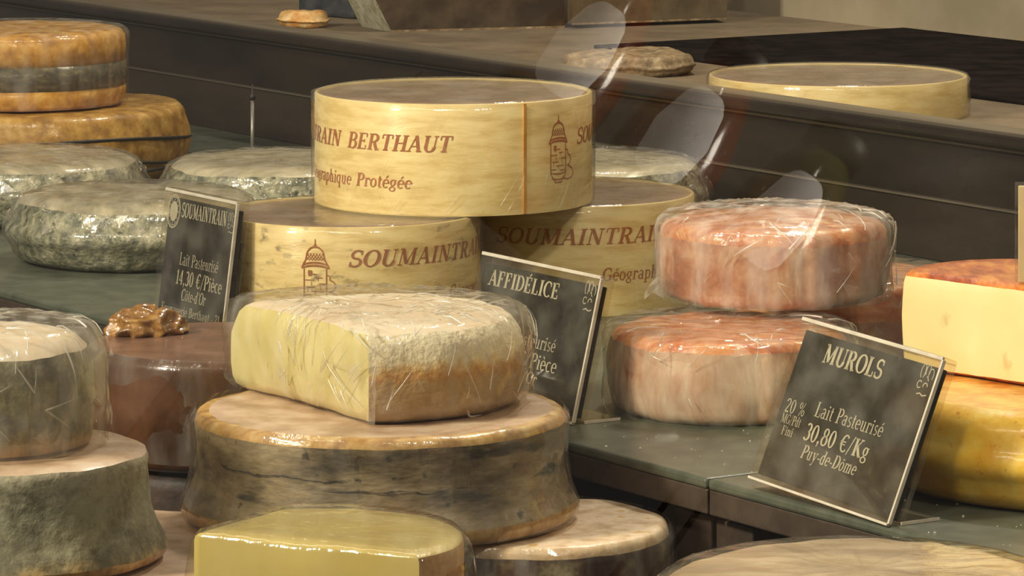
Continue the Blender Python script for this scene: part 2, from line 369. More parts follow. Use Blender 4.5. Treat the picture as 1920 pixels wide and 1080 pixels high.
G['2'] = (.58, [arc(.28, .72, .2, .25, -20, 170, .14, .07), ln(.45, .62, .10, .06, .10), ln(.08, .06, .52, .06, .12)])
G['3'] = (.58, [arc(.27, .74, .18, .23, -90, 150, .14, .07), arc(.27, .27, .21, .25, -150, 90, .15, .07)])
G['4'] = (.60, [ln(.40, 0, .40, 1, .14), ln(.06, .3, .56, .3, .07), ln(.06, .3, .38, .98, .06), sf(.4, .03, .26)])
G['8'] = (.60, [arc(.30, .75, .17, .22, 0, 360, .12, .07), arc(.30, .27, .22, .26, 0, 360, .14, .07)])
G[','] = (.28, [ln(.14, .02, .14, .16, .14), ln(.17, .04, .09, -.16, .06)])
G['-'] = (.36, [ln(.05, .3, .31, .3, .09)])
G["'"] = (.24, [ln(.13, .72, .15, 1, .10)])
G['/'] = (.44, [ln(.04, -.08, .40, 1.04, .07)])
G['%'] = (.86, [arc(.2, .75, .13, .2, 0, 360, .08, .05), arc(.62, .25, .13, .2, 0, 360, .08, .05), ln(.18, 0, .66, 1, .05)])
G['€'] = (.72, [arc(.44, .5, .28, .48, 45, 315, .15, .07), ln(.03, .58, .5, .58, .06), ln(.03, .42, .48, .42, .06)])
G[' '] = (.34, [])
for ch, (b, fn, y, cx) in {'é': ('e', acute, .76, .27), 'è': ('e', grave, .76, .27), 'ô': ('o', circ, .76, .28), 'É': ('E', acute, 1.06, .38)}.items():
    G[ch] = (G[b][0], G[b][1] + fn(cx, y))
def text_w(s, tr=.04): return sum(G[c][0] + tr for c in s) - tr
def strokes_quads(strokes):
    Q = []
    for s in strokes:
        if s[0] == 'l':
            _, x0, y0, x1, y1, w = s; d = Vector((x1 - x0, y1 - y0)); n = Vector((-d.y, d.x)).normalized() * w / 2
            m = max(1, int(d.length / .35))
            for k in range(m):
                a = Vector((x0, y0)) + d * k / m; b = Vector((x0, y0)) + d * (k + 1) / m
                Q.append((a - n, b - n, b + n, a + n))
        else:
            _, cx, cy, rx, ry, a0, a1, wk, wt = s; m = max(6, int(abs(a1 - a0) / .33)); prev = None
            for k in range(m + 1):
                a = a0 + (a1 - a0) * k / m; w = wt + (wk - wt) * abs(math.cos(a)) ** 1.4
                c, sn = math.cos(a), math.sin(a)
                cur = (Vector((cx + (rx - w / 2) * c, cy + (ry - w / 2) * sn)), Vector((cx + (rx + w / 2) * c, cy + (ry + w / 2) * sn)))
                if prev: Q.append((prev[0], prev[1], cur[1], cur[0]))
                prev = cur
    return Q
def text_quads(s, width, height, slant=0.0, bold=1.0, tr=.04):
    """quads of a line of text, laid out from x=0 to x=width with cap height `height`"""
    Q = []; x = 0; kx = width / text_w(s, tr)
    for c in s:
        for q in strokes_quads([(t[:5] + (t[5] * bold,)) if t[0] == 'l' else (t[:7] + (t[7] * bold, t[8] * bold)) for t in G[c][1]]):
            Q.append([((v.x + x + slant * v.y) * kx, v.y * height) for v in q])
        x += G[c][0] + tr
    return Q
def quads_obj(name, Q, fn, mat, parent):
    V = []; F = []
    for q in Q:
        k = len(V); V += [fn(*p) for p in q]; F.append((k, k + 1, k + 2, k + 3))
    return mesh_obj(name, V, F, mat, parent, smooth=False)
def poly_strokes(pts, w): return [ln(*pts[i], *pts[i + 1], w) for i in range(len(pts) - 1)]

# ------------------------------------------------------------------ materials
M = MATS
pm('slab_grey_green', [(.3, (72, 76, 64)), (.7, (92, 95, 80))], scale=25, rough=.34, bump=.04, bscale=300, spots=[(420, (150, 148, 130), .74, .80, (1, 1, 1))])
pm('fascia_brown', [(.3, (58, 48, 40)), (.7, (74, 62, 52))], scale=30, rough=.4, bump=.05, bscale=260)
pm('black_rubber', [(.3, (20, 19, 18)), (.7, (34, 31, 28))], scale=30, rough=.5, bump=.05)
pm('gasket_grey', [(.3, (92, 94, 92)), (.7, (120, 120, 114))], scale=60, rough=.35, bump=0)
pm('riser_dark', [(.3, (34, 29, 24)), (.7, (52, 44, 36))], scale=10, rough=.22, bump=.03, bscale=60, stretch=(.3, 1, 1))
pm('riser_gloss', [(.3, (44, 37, 30)), (.7, (60, 50, 41))], scale=8, rough=.12, bump=.02, bscale=50, spec=.7, stretch=(.3, 1, 1))
pm('rail_metal', [(.3, (120, 108, 92)), (.7, (150, 138, 120))], scale=20, rough=.3, bump=.02, metallic=.6, stretch=(.1, 1, 1))
pm('deck_beige', [(.3, (108, 94, 76)), (.7, (130, 114, 92))], scale=12, spec=.2, rough=.5, bump=.03, bscale=120)
pm('wall_beige', [(.3, (150, 138, 112)), (.7, (172, 158, 132))], scale=4, rough=.5, bump=.03)
pm('tray_black', [(.3, (22, 18, 16)), (.7, (36, 30, 26))], scale=20, rough=.7, bump=.03, spec=0.0)
pm('box_wood', [(.30, (216, 190, 128)), (.5, (232, 210, 150)), (.72, (240, 222, 168))], scale=22, detail=8, rough=.5, bump=.10, bscale=220, stretch=(1, 1, 5), coat=.25, coatr=.25)
pm('box_wood_mouldy', [(.30, (206, 180, 118)), (.5, (226, 203, 142)), (.72, (234, 214, 158))], scale=22, detail=8, rough=.5, bump=.10, bscale=220, stretch=(1, 1, 5), coat=.25, coatr=.25,
   spots=[(60, (128, 112, 76), .60, .74, (1, 1, 1.4))])
pm('box_lid_film', [(.3, (128, 108, 98)), (.7, (158, 136, 122))], scale=30, rough=.25, bump=.08, bscale=90, spots=[(700, (235, 230, 215), .72, .76, (1, 1, 1))])
pm('seam_orange', [(.3, (196, 140, 62)), (.7, (216, 168, 92))], scale=90, rough=.6, bump=.1)
pm('print_red', [(.3, (164, 100, 62)), (.7, (184, 120, 80))], scale=200, rough=.6, bump=0)
pm('blue_mould', [(.28, (84, 88, 74)), (.46, (134, 136, 114)), (.62, (170, 168, 146)), (.78, (206, 202, 182))], scale=55, detail=9, rough=.35, bump=1.0, bscale=190, coat=1.0, coatr=.07,
   spots=[(75, (70, 74, 62), .56, .66, (1, 1, 1))], bdist=.002)
pm('blue_mould_top', [(.3, (150, 144, 124)), (.55, (184, 176, 152)), (.75, (206, 196, 172))], scale=40, detail=7, rough=.4, bump=.35, bscale=60, coat=.7, coatr=.18, stretch=(1.4, .35, 1))
pm('ochre_rind', [(.3, (168, 118, 36)), (.55, (206, 152, 58)), (.75, (222, 180, 100))], scale=45, detail=7, rough=.5, bump=.25, bscale=120, coat=.3)
pm('ochre_rind_dull', [(.3, (130, 92, 36)), (.55, (166, 124, 52)), (.75, (186, 150, 84))], scale=45, detail=7, rough=.5, bump=.25, bscale=120, coat=.3)
pm('ash_band', [(.3, (58, 52, 42)), (.6, (92, 84, 66)), (.75, (122, 112, 84))], scale=60, rough=.5, bump=.2, coat=.4, stretch=(1, 1, 2))
pm('wax_black', [(.3, (30, 25, 20)), (.7, (46, 40, 32))], scale=40, rough=.5, bump=.1)
pm('grey_rind', [(.22, (66, 57, 42)), (.42, (122, 108, 82)), (.6, (158, 142, 112)), (.80, (196, 180, 150))], scale=20, detail=12, rough=.6, bump=.5, bscale=120, coat=.25, coatr=.25, stretch=(.7, .7, 1.7),
   spots=[(70, (62, 54, 40), .64, .72, (1, 1, 1.2)), (12, (156, 118, 92), .54, .70, (1, 1, 1)), (26, (66, 60, 46), .58, .66, (.5, .5, 2.2))])
pm('golden_rim', [(.25, (150, 110, 56)), (.5, (196, 152, 82)), (.75, (216, 186, 126))], scale=60, rough=.5, bump=.3, bscale=160, coat=.5, coatr=.15)
pm('pink_crust', [(.25, (166, 136, 106)), (.5, (194, 164, 134)), (.75, (212, 188, 160))], scale=24, detail=8, rough=.5, bump=.25, bscale=80, coat=.25, coatr=.2)
pm('pink_crust_ochre', [(.3, (190, 158, 118)), (.5, (218, 190, 152)), (.64, (226, 204, 174)), (.76, (206, 160, 84))], scale=40, detail=8, rough=.5, bump=.35, bscale=120, coat=.25, coatr=.2)
pm('maroon_rind', [(.3, (52, 30, 24)), (.5, (78, 52, 40)), (.62, (104, 92, 70)), (.75, (150, 142, 116))], scale=30, detail=8, rough=.5, bump=.3, coat=.3)
pmz('grey_green_rind', [(.02, (196, 160, 96)), (.10, (190, 162, 108)), (.22, (156, 150, 120)), (.6, (150, 148, 120)), (.9, (170, 164, 136)), (1, (202, 190, 162))], .0388, .22, 60, .85, (104, 98, 74), 60, .46, .60, .7, 1.0, 130, .1)
pm('brown_gloss', [(.25, (66, 42, 26)), (.55, (92, 60, 38)), (.8, (110, 76, 52))], scale=14, detail=4, rough=.3, bump=.22, bscale=70, coat=.9, coatr=.08)
pm('brown_top', [(.3, (100, 70, 52)), (.6, (118, 84, 64)), (.8, (132, 98, 78))], scale=20, detail=4, rough=.4, bump=.12, bscale=90, coat=.4, coatr=.15)
pm('dark_rind', [(.3, (34, 25, 18)), (.7, (66, 48, 34))], scale=40, rough=.6, bump=.3)
pm('walnut', [(.3, (112, 76, 32)), (.55, (150, 106, 50)), (.75, (180, 138, 78))], scale=90, rough=.35, bump=.25, bscale=200, coat=.9, coatr=.1)
pm('cream_paste', [(.3, (214, 202, 142)), (.7, (228, 218, 164))], scale=14, detail=4, rough=.45, bump=.15, bscale=60, sss=.08)
pmz('bloomy_rind', [(.0, (176, 150, 108)), (.40, (190, 160, 110)), (.52, (204, 150, 80)), (.60, (226, 190, 128)), (.68, (240, 228, 196)), (1, (246, 238, 218))], .0325, .35, 190, .35, (214, 176, 112), 240, .52, .68, .6, .9, 300, 0)
pm('bloomy_top', [(.3, (226, 206, 182)), (.6, (240, 226, 206)), (.8, (250, 240, 226))], scale=20, rough=.5, bump=.25, bscale=80, stretch=(.4, 1, 1))
pm('washed_edge', [(.3, (196, 138, 70)), (.55, (216, 170, 106)), (.75, (232, 204, 152))], scale=50, rough=.6, bump=.35, bscale=160)
pm('yellow_paste', [(.3, (212, 190, 106)), (.7, (224, 204, 124))], scale=10, detail=3, rough=.35, bump=.05, coat=.6, coatr=.12, sss=.05)
pm('yellow_top', [(.3, (206, 184, 106)), (.7, (224, 206, 136))], scale=14, detail=4, rough=.35, bump=.3, bscale=60, coat=.6, coatr=.14, stretch=(3, .3, 1))
pm('orange_crust', [(.20, (176, 88, 46)), (.45, (206, 126, 76)), (.62, (224, 158, 108)), (.8, (210, 136, 66))], scale=60, detail=9, rough=.4, bump=.5, bscale=140, coat=.7, coatr=.12, stretch=(.5, 1.4, 1))
pm('pink_side', [(.22, (160, 96, 66)), (.45, (186, 134, 106)), (.75, (212, 176, 152))], scale=30, detail=8, rough=.5, bump=.3, bscale=110, coat=.4, coatr=.15)
pm('pale_face', [(.3, (222, 206, 144)), (.6, (230, 216, 158)), (.8, (236, 224, 172))], scale=8, detail=3, rough=.45, bump=.04, sss=.08, spots=[(46, (206, 186, 128), .70, .78, (1, 1, .7))])
pm('amber_crust', [(.28, (150, 62, 16)), (.5, (196, 104, 36)), (.72, (222, 146, 62))], scale=70, detail=9, rough=.4, bump=.3, bscale=180, coat=.5, coatr=.12, stretch=(1, .35, 1))
pm('amber_top', [(.28, (206, 122, 40)), (.5, (232, 164, 66)), (.72, (240, 186, 92))], scale=40, detail=8, rough=.35, bump=.15, coat=.8, coatr=.1, spots=[(70, (178, 84, 26), .62, .74, (1, .4, 1))])
pm('yellow_rind', [(.3, (232, 172, 46)), (.55, (244, 196, 72)), (.78, (250, 214, 104))], scale=30, detail=8, rough=.35, bump=.2, bscale=110, coat=.9, coatr=.09, spots=[(150, (206, 128, 40), .64, .76, (1, 1, 1))])
pm('pale_pink_rind', [(.3, (176, 152, 124)), (.55, (204, 180, 150)), (.75, (222, 202, 172))], scale=26, detail=7, rough=.5, bump=.4, bscale=60, coat=.45, coatr=.16, stretch=(.5, 1.2, 1))
pm('grey_crust', [(.3, (104, 86, 60)), (.55, (138, 116, 84)), (.75, (166, 146, 112))], scale=70, rough=.6, bump=.6, bscale=160)
pm('white_rind', [(.3, (150, 146, 120)), (.6, (186, 182, 156)), (.8, (206, 200, 176))], scale=60, rough=.6, bump=.5, bscale=160)
pm('dark_cut', [(.3, (58, 47, 36)), (.7, (86, 70, 52))], scale=20, rough=.22, bump=.1, bscale=70, coat=.8, coatr=.1)
pm('brown_cut', [(.3, (84, 72, 54)), (.7, (110, 95, 72))], scale=16, rough=.25, bump=.08, coat=.6, coatr=.12)
pm('sign_black', [(.3, (36, 34, 33)), (.7, (54, 51, 48))], scale=60, detail=8, rough=.42, bump=.05, bscale=300, spots=[(200, (84, 80, 75), .62, .84, (1, 1, .6))])
pm('sign_white', [(.3, (190, 187, 178)), (.7, (206, 203, 194))], scale=60, rough=.6, bump=0)
pm('acrylic_edge', [(.3, (196, 184, 164)), (.7, (214, 204, 184))], scale=60, rough=.25, bump=0, coat=.6)
pm('pin_steel', [(.3, (120, 114, 106)), (.7, (140, 134, 126))], scale=50, rough=.35, bump=0, metallic=.5)
pm('card_beige', [(.3, (214, 196, 160)), (.7, (226, 210, 176))], scale=40, rough=.5, bump=0)
pm('crumb_white', [(.3, (226, 220, 196)), (.7, (244, 240, 224))], scale=100, rough=.7, bump=0)
pm('packet_blue', [(.3, (50, 56, 62)), (.7, (78, 80, 80))], scale=40, rough=.35, bump=.1)
pm('paper_pink', [(.22, (172, 118, 86)), (.36, (196, 156, 130)), (.55, (210, 180, 158)), (.80, (230, 214, 196))], scale=30, detail=7, rough=.45, bump=.5, bscale=60, coat=.5, coatr=.12, stretch=(1, 1, .4), distort=.6)
film('film_clear', haze=.03, base=.07, rough=.07)
film('film_cloudy', haze=.07, base=.07, rough=.09, hscale=120, edge=.28)
film('film_milky', haze=.17, base=.09, rough=.10, hscale=110, edge=.35)
film('film_tight', haze=.05, base=.08, bump=.6, rough=.10, hscale=90, bscale=90)
film('film_fold', haze=.26, base=.16, bump=0.0, rough=.28, edge=.3, tint=(255, 253, 248))
film('film_tuck', haze=.07, base=.07, bump=.12, rough=.08, edge=.3, tint=(255, 253, 248))
film('acrylic_clear', haze=.03, base=.05, bump=0.0, rough=.03, edge=.45, streak=(1, 1, 1))

# ------------------------------------------------------------------ the counter (local x runs along the shelf, y into the depth, z up)
O = (0.0, 1.779, 0.0); RZ = -1.0
def WP(t, w, z=0.0):
    return (O[0] + t * math.cos(RZ) - w * math.sin(RZ), O[1] + t * math.sin(RZ) + w * math.cos(RZ), z)
def st(o, label, cat): return tag(o, label, cat, kind='structure')
for k, (t0, t1, lab) in enumerate([(-1.75, -.467, 'grey-green shelf slab carrying the wooden boxes and grey wheels'), (-.4658, .1335, 'grey-green shelf slab under the paper-wrapped orange cheeses'),
                                   (.1347, .95, 'grey-green shelf slab under the glossy yellow wheel')]):
    s = thing('shelf_slab', lab, 'shelf', O, RZ); s['kind'] = 'structure'
    box('slab_top', t0, t1, 0, .447, -.004, 0, M['slab_grey_green'], s, .0012)
    box('slab_front', t0, t1, .0006, .012, -.0135, -.004, M['fascia_brown'], s, .0006)
s = thing('counter_front', 'dark brown counter front with grey gasket frames below the shelf', 'panel', O, RZ); s['kind'] = 'structure'
box('back_panel', -1.066, .95, .024, .03, -.075, -.0135, M['black_rubber'], s)
for (a, b) in [(.102, .1255), (.1285, .152), (-.48, -.455), (-.452, -.428), (.80, .84)]:
    box('post', a, b, .008, .024, -.075, -.0165, M['fascia_brown'], s, .0008)
for (a, b) in [(-.420, .096), (.158, .79), (-1.05, -.49)]:
    r_ = .006; zt, zb = -.0185, -.070; pts = []
    for cx, cz, a0 in [(b - r_, zt - r_, 0), (a + r_, zt - r_, 90), (a + r_, zb + r_, 180), (b - r_, zb + r_, 270)]:
        for q in range(6):
            an = math.radians(a0 + 90 * q / 5); pts.append((cx + r_ * math.cos(an), .019, cz + r_ * math.sin(an)))
    tube('gasket_frame', pts, .0011, M['gasket_grey'], s, 8, closed=True)
    box('drawer_panel', a + .002, b - .002, .0205, .0245, -.069, -.0195, M['black_rubber'], s)
st(box('lower_deck', -1.75, .95, -.45, .03, -.085, -.075, M['tray_black'], None, 0, O, RZ), 'dark lower display deck in front of the shelf', 'shelf')
st(box('counter_base', -1.75, .95, -.43, .92, -.90, -.0855, M['fascia_brown'], None, 0, O, RZ), 'dark brown base cabinet carrying the whole counter', 'counter')
pm('floor_tile', [(.3, (96, 90, 82)), (.7, (116, 110, 100))], scale=6, rough=.5, bump=.03)
st(box('floor', -3.2, 3.2, -1.6, 4.8, -.92, -.90, M['floor_tile']), 'grey shop floor under the counter', 'floor')
s = thing('riser_panel', 'dark glossy riser behind the shelf with a metal rail on top', 'panel', O, RZ); s['kind'] = 'structure'
box('lower_panel', -2.3, .95, .447, .46, 0.0, .0305, M['riser_gloss'], s)
box('seam_strip', -2.3, .95, .4455, .46, .0305, .0315, M['rail_metal'], s)
box('upper_panel', -2.3, .95, .449, .46, .0315, .060, M['riser_dark'], s)
box('under_rail_strip', -2.3, .95, .447, .46, .060, .0612, M['rail_metal'], s)  # thin pale metal line below the rail
box('rail', -2.3, .95, .440, .462, .0622, .0695, M['riser_dark'], s, .0025, seg=3)
box('rail_cap', -2.3, .95, .446, .464, .0690, .0702, M['rail_metal'], s, .0005)
s = st(box('upper_deck', -2.3, .95, .462, .92, .040, .051, M['deck_beige'], None, 0, O, RZ), 'beige upper deck behind the metal rail', 'shelf')
s = st(box('wall_back', -2.9, .95, .92, .95, -.90, 1.75, M['wall_beige'], None, 0, O, RZ), 'beige back wall rising behind the upper deck', 'wall')
tag(box('black_tray', -.93, -.05, .66, .915, .051, .0535, M['tray_black'], None, .0008, O, RZ), 'flat black tray lying on the upper deck against the back wall', 'tray')

# ------------------------------------------------------------------ wooden cheese boxes
def tower_strokes():
    S = []
    S += poly_strokes([(-.30, 0), (-.30, .52)], .03) + poly_strokes([(.30, 0), (.30, .52)], .03)
    S += [arc(0, .50, .37, .07, 20, 160, .035, .035), arc(0, .55, .35, .07, 20, 160, .03, .03)]
    S += poly_strokes([(-.37, .52), (-.33, .58), (-.26, .66), (-.24, .72)], .03) + poly_strokes([(.37, .52), (.33, .58), (.26, .66), (.24, .72)], .03)
    S += [arc(0, .72, .24, .17, 0, 180, .03, .03)] + poly_strokes([(0, .88), (0, 1.02)], .025) + poly_strokes([(-.04, .90), (0, .94), (.04, .90)], .02)
    for i in range(6):
        x = -.20 + .08 * i; S += poly_strokes([(x - .04, .66), (x + .04, .72), (x - .02, .78)], .014) + poly_strokes([(x + .04, .66), (x - .04, .72), (x + .02, .78)], .014)
    S += poly_strokes([(-.18, .40), (-.18, .48), (-.09, .48), (-.09, .40), (-.18, .40)], .018) + [ln(-.13, .40, -.13, .48, .05)]
    for (a, b, y) in [(-.28, -.05, .32), (.02, .2, .36), (.1, .28, .26), (-.24, .0, .2), (-.1, .22, .13), (-.28, -.1, .07), (.05, .26, .05), (-.06, .06, .42)]:
        S += [ln(a, y, b, y, .014)]
    for (x, y) in [(-.1, .23), (.08, .3), (.14, .16), (-.2, .12), (.0, .07)]: S += [ln(x, y, x, y + .07, .014)]
    S += [arc(0, .04, .33, .05, 200, 340, .02, .02), arc(0, -.06, .28, .05, 200, 340, .02, .02)]
    S += poly_strokes([(.30, .42), (.40, .38), (.38, .33), (.50, .29), (.55, .22), (.48, .14), (.36, .12)], .02)
    S += poly_strokes([(.42, .12), (.60, .06), (.66, -.02), (.58, -.10), (.40, -.12), (.22, -.10)], .02)
    S += poly_strokes([(-.30, 0), (-.24, -.06), (-.18, -.10), (-.14, -.16), (.12, -.16), (.16, -.10), (.26, -.05), (.30, 0)], .02)
    return S
TOWER = [[(v.x, v.y) for v in q] for q in strokes_quads(tower_strokes())]
def cheese_box(label, loc, R, h, phi0, wood, film_mat, rz=0.0, prints=True, seam=None, dv=0.0, back=0.0115, group='round wooden cheese boxes'):
    b = thing('cheese_box', label, 'cheese box', loc, rz, group)
    th = .0014; n = 128; V = []; F = []; prof = [(R, 0), (R, h - .0004), (R - .0004, h), (R - th, h), (R - th, h - .004)]
    for (r, z) in prof:
        for i in range(n): a = 2 * PI * i / n; V.append((r * math.cos(a), r * math.sin(a), z))
    for j in range(len(prof) - 1):
        for i in range(n): F.append((j * n + i, j * n + (i + 1) % n, (j + 1) * n + (i + 1) % n, (j + 1) * n + i))
    bw = mesh_obj('box_wall', V, F, wood, b)
    solid({0: ('top_cover', M['box_lid_film'])}, foot_fn(R - th), [(0, 1, 0.0003), (0, 1, h - .0016), (.001, 1, h - .0008), (.001, .7, h - .0011), (.001, .4, h - .0011), (.001, .1, h - .0011)], b, 96, .0003, 60, 3.3, .0003)
    def on(s, v, off=.00025):
        a = phi0 + s / R; return ((R + off) * math.sin(a), -(R + off) * math.cos(a), v)
    if prints:
        half = PI * R
        for k in range(2):
            s0 = k * half
            quads_obj('tower_emblem', TOWER, lambda x, y: on(s0 + x * .0172, .0190 + dv * .4 + y * .0262), M['print_red'], bw)
            for (txt, a, w_, vz, hh, sl, bo) in [('SOUMAINTRAIN', .0145, .0865, .0335, .0074, .22, 1.0), ('BERTHAUT', .1065, .0535, .0335, .0074, .22, 1.0), ('Géographique', .066, .0430, .0165, .0060, .14, 1.0), ('Protégée', .1125, .0295, .0165, .0060, .14, 1.05)]:
                quads_obj('printed_text', text_quads(txt, w_, hh, sl, bo), lambda x, y: on(s0 + a + x - back * k, vz + dv + y), M['print_red'], bw)
    if seam is not None:
        V = []; F = []
        for k in range(2):
            for i, a in enumerate((seam, seam + .16)):
                off = .0007 if i == 0 else .0001
                V.append(((R + off) * math.sin(a), -(R + off) * math.cos(a), .0005 + k * (h - .001)))
        # overlapping end of the wood strip: a thin curved sheet
        V = []; m = 8
        for k in range(2):
            for i in range(m + 1):
                a = seam + .9 * i / m; off = .0006
                V.append(((R + off) * math.sin(a), -(R + off) * math.cos(a), .0005 + k * (h - .001)))
        for i in range(m): F.append((i, i + 1, m + 2 + i, m + 1 + i))
        V2 = [((R + o_) * math.sin(seam + da), -(R + o_) * math.cos(seam + da), .0005 + k * (h - .001)) for k in range(2) for (o_, da) in ((0, -.001), (.0008, 0), (.0008, .022))]
        mesh_obj('overlap_seam', V2, [(0, 1, 4, 3), (1, 2, 5, 4)], M['seam_orange'], bw, False)
    wrap(foot_fn(R + .0016), [(0.0006, 1, .0004), (0, 1, h * .2), (0, 1, h * .5), (0, 1, h * .8), (0, 1, h + .0002), (.002, 1, h + .0009), (.002, .7, h + .0010), (.002, .35, h + .0010)], film_mat, b, 180, .00030, int(R * 1e3) + int(phi0 * 10), cell=110, shear=.8, stretch=.3, rings=18)
    folds(foot_fn(R + .0016), [(0.0006, 1, .0004), (0, 1, h * .5), (0, 1, h * .75)], M['film_fold'], b, 34 if prints else 6, int(phi0 * 50) + 77, (.006, .020), (.9, 1.35), .02, .5, .00010, 0, None, -2.9, -.6, .0005)
    return b
cheese_box('pale wooden cheese box stacked on top of two printed boxes', (-.0275, 2.10, .0515), .065, .051, .848 - PI * 0, M['box_wood'], M['film_clear'], seam=.524, dv=-.0042, back=.0115)
cheese_box('mould-spotted wooden cheese box whose printed tower faces the cut cheese', (-.0745, 2.06, 0), .060, .051, -.226, M['box_wood_mouldy'], M['film_clear'])
cheese_box('shaded printed wooden cheese box standing behind the price sign and stacked box', (.0267, 2.135, 0), .060, .051, -.85, M['box_wood'], M['film_clear'])
cheese_box('shallow unprinted wooden cheese box on the upper deck behind the rail', (.1823, 2.505, .051), .072, .0215, 0, M['box_wood'], M['film_clear'], prints=False)

# ------------------------------------------------------------------ grey mould wheels wrapped in tight film
def mould_wheel(label, loc, R, h, seed, rz=0.0):
    w = thing('mould_cheese', label, 'cheese', loc, rz, 'grey mould cheese wheels')
    pr = rim_prof(h, .010, .011, .004); kt = nring(pr, h - .0035)
    solid({0: ('rind', M['blue_mould']), 1: ('top_crust', M['blue_mould_top'])}, foot_fn(R), pr, w, 120, .0016, 42, seed, .0012, slot=lambda j, e: 1 if j >= kt else 0)
    wrap(foot_fn(R + .0022), [(a, b, z + (.0016 if i > 3 else 0.0003)) for i, (a, b, z) in enumerate(pr[::2])], M['film_tight'], w, 180, .0007, int(seed * 7), cell=150)
    folds(foot_fn(R + .0022), pr, M['film_fold'], w, 60, int(seed * 5), (.002, .007), (.0, 1.5), .25, .62, .00028, 60, M['film_tuck'], -PI - .3, .3, .0010)
    return w
mould_wheel('grey mould-rinded wheel in film just left of the small price sign', (-.192, 2.277, 0), .061, .033, 1.1)
mould_wheel('grey mould-rinded wheel beside the stack of yellow cheeses', (-.267, 2.45, 0), .064, .033, 4.2, .7)
mould_wheel('grey mould-rinded wheel with green sheen behind the mould-spotted box', (-.127, 2.432, 0), .061, .033, 7.3, 1.9)
mould_wheel('grey mould-rinded wheel half hidden behind the shaded box', (.038, 2.375, 0), .063, .040, 9.9, 2.6)

# ------------------------------------------------------------------ yellow cheeses stacked at the riser
w = thing('ochre_cheese', 'low ochre cheese wheel with wavy black wax lines at the bottom of a stack', 'cheese', (-.285, 2.66, 0), 0)
pr = rim_prof(.0412, .008, .006, .003)
solid({0: ('rind', M['ochre_rind_dull'])}, foot_fn(.091), pr, w, 120, .0012, 30, 2.2)
for (zz, am, ph) in [(.024, .0035, 0.4), (.015, .005, 1.7), (.0105, .003, 2.9)]:
    tube('wax_line', [((.0938) * math.sin(a), -(.0938) * math.cos(a), zz + am * math.sin(2.2 * a + ph)) for a in [(-1.3 + 2.9 * i / 40) for i in range(41)]], .0010, M['wax_black'], w, 6)
w = thing('ochre_cheese', 'tall ochre cheese wheel with a broad ash band, topmost of its stack', 'cheese', (-.2910, 2.655, .0424), 0)
f_ = foot_fn(.0620)
solid({0: ('rind', M['ochre_rind'])}, f_, [(.003, 1, 0), (.001, 1, .002), (0, 1, .006), (0, 1, .012)], w, 96, .0004, 30, 5.0)
solid({0: ('ash_band', M['ash_band'])}, foot_fn(.0624), [(0, 1, .0115), (-.0002, 1, .018), (0, 1, .0255)], w, 96, .0004, 30, 5.0)
solid({0: ('rind', M['ochre_rind'])}, f_, [(0, 1, .025), (0, 1, .034), (.0006, 1, .040), (.003, 1, .043), (.006, 1, .0437), (.006, .6, .0437), (.006, .2, .0437)], w, 96, .0004, 30, 5.0)
wrap(foot_fn(.0640), [(0.001, 1, .0005), (0, 1, .014), (0, 1, .028), (0, 1, .042), (.004, 1, .0452), (.004, .5, .0454)], M['film_cloudy'], w, 160, .0004, 51, cell=90)
p = thing('label_pin', 'thin steel label pin with dark head standing near the riser', 'pin', (-.1507, 2.60, 0))
tube('shaft', [(0, 0, 0), (0, 0, .049)], .0011, M['pin_steel'], p, 10)
tube('head', [(0, 0, .0485), (0, 0, .0500), (0, 0, .0515), (0, 0, .0525), (0, 0, .058)], .0020, M['wax_black'], p, 10, taper=[.5, 1, .9, .4, .15])

# ------------------------------------------------------------------ things on the upper deck
w = thing('crusty_cheese', 'flat crusty grey cheese lying on the upper deck beside the shallow box', 'cheese', (.0721, 2.753, .051), .4)
solid({0: ('rind', M['grey_crust'])}, foot_fn(.043, [(2.2, .03), (-.3, .036)]), rim_prof(.0125, .004, .005, .002), w, 80, .0022, 50, 3.0, .002)
w = thing('crusty_cheese', 'small orange crusty cheese on the upper deck near the blue packet', 'cheese', (-.144, 3.09, .051), 0)
solid({0: ('rind', M['washed_edge'])}, foot_fn(.017), rim_prof(.011, .004, .005, .002), w, 60, .0012, 80, 6.0)
tag(box('packet', -.03, .03, -.02, .02, 0, .016, M['packet_blue'], None, .003, (-.118, 3.19, .051), -.8), 'dark blue packet on the upper deck behind the small orange cheese', 'packet')
def prism_cheese(label, A, B, e, prof, z0, h, face_mat, rind_mat, name='cut_cheese'):
    """block whose cut face runs from A to B and whose body reaches back by e; prof = left outline [(shift, z)]"""
    c = thing(name, label, 'cheese', (A[0], A[1], z0), 0)
    u = Vector((B[0] - A[0], B[1] - A[1], 0)); L_ = u.length; u.normalize(); e = Vector((e[0], e[1], 0))
    left = [u * s + Vector((0, 0, z)) for s, z in prof]; right = [u * L_ + Vector((0, 0, z)) for s, z in prof]; n = len(prof)
    mesh_obj('cut_face', left + right, [tuple(range(n, 2 * n)) + tuple(range(n - 1, -1, -1))], face_mat, c, False)
    V = left + [p_ + e for p_ in left] + right + [p_ + e for p_ in right]
    F = [(i, i + 1, n + i + 1, n + i) for i in range(n - 1)] + [(2 * n + i, 3 * n + i, 3 * n + i + 1, 2 * n + i + 1) for i in range(n - 1)]
    F += [(n - 1, 3 * n - 1, 4 * n - 1, 2 * n - 1), (0, n, 3 * n, 2 * n), tuple(range(n, 2 * n)) + tuple(range(4 * n - 1, 3 * n - 1, -1))]
    mesh_obj('rind', V, F, rind_mat, c, False)
    off = Vector((u.y, -u.x, 0)) * .0004
    V = [p_ + off for p_ in (left[0], left[1], right[1], right[0])] ; V[1] = V[0] + (left[1] - left[0]) * .22; V[2] = V[3] + Vector((0, 0, prof[1][1] * .22))
    mesh_obj('bottom_crust', V, [(0, 3, 2, 1)], M['grey_crust'], c, False)
    return c
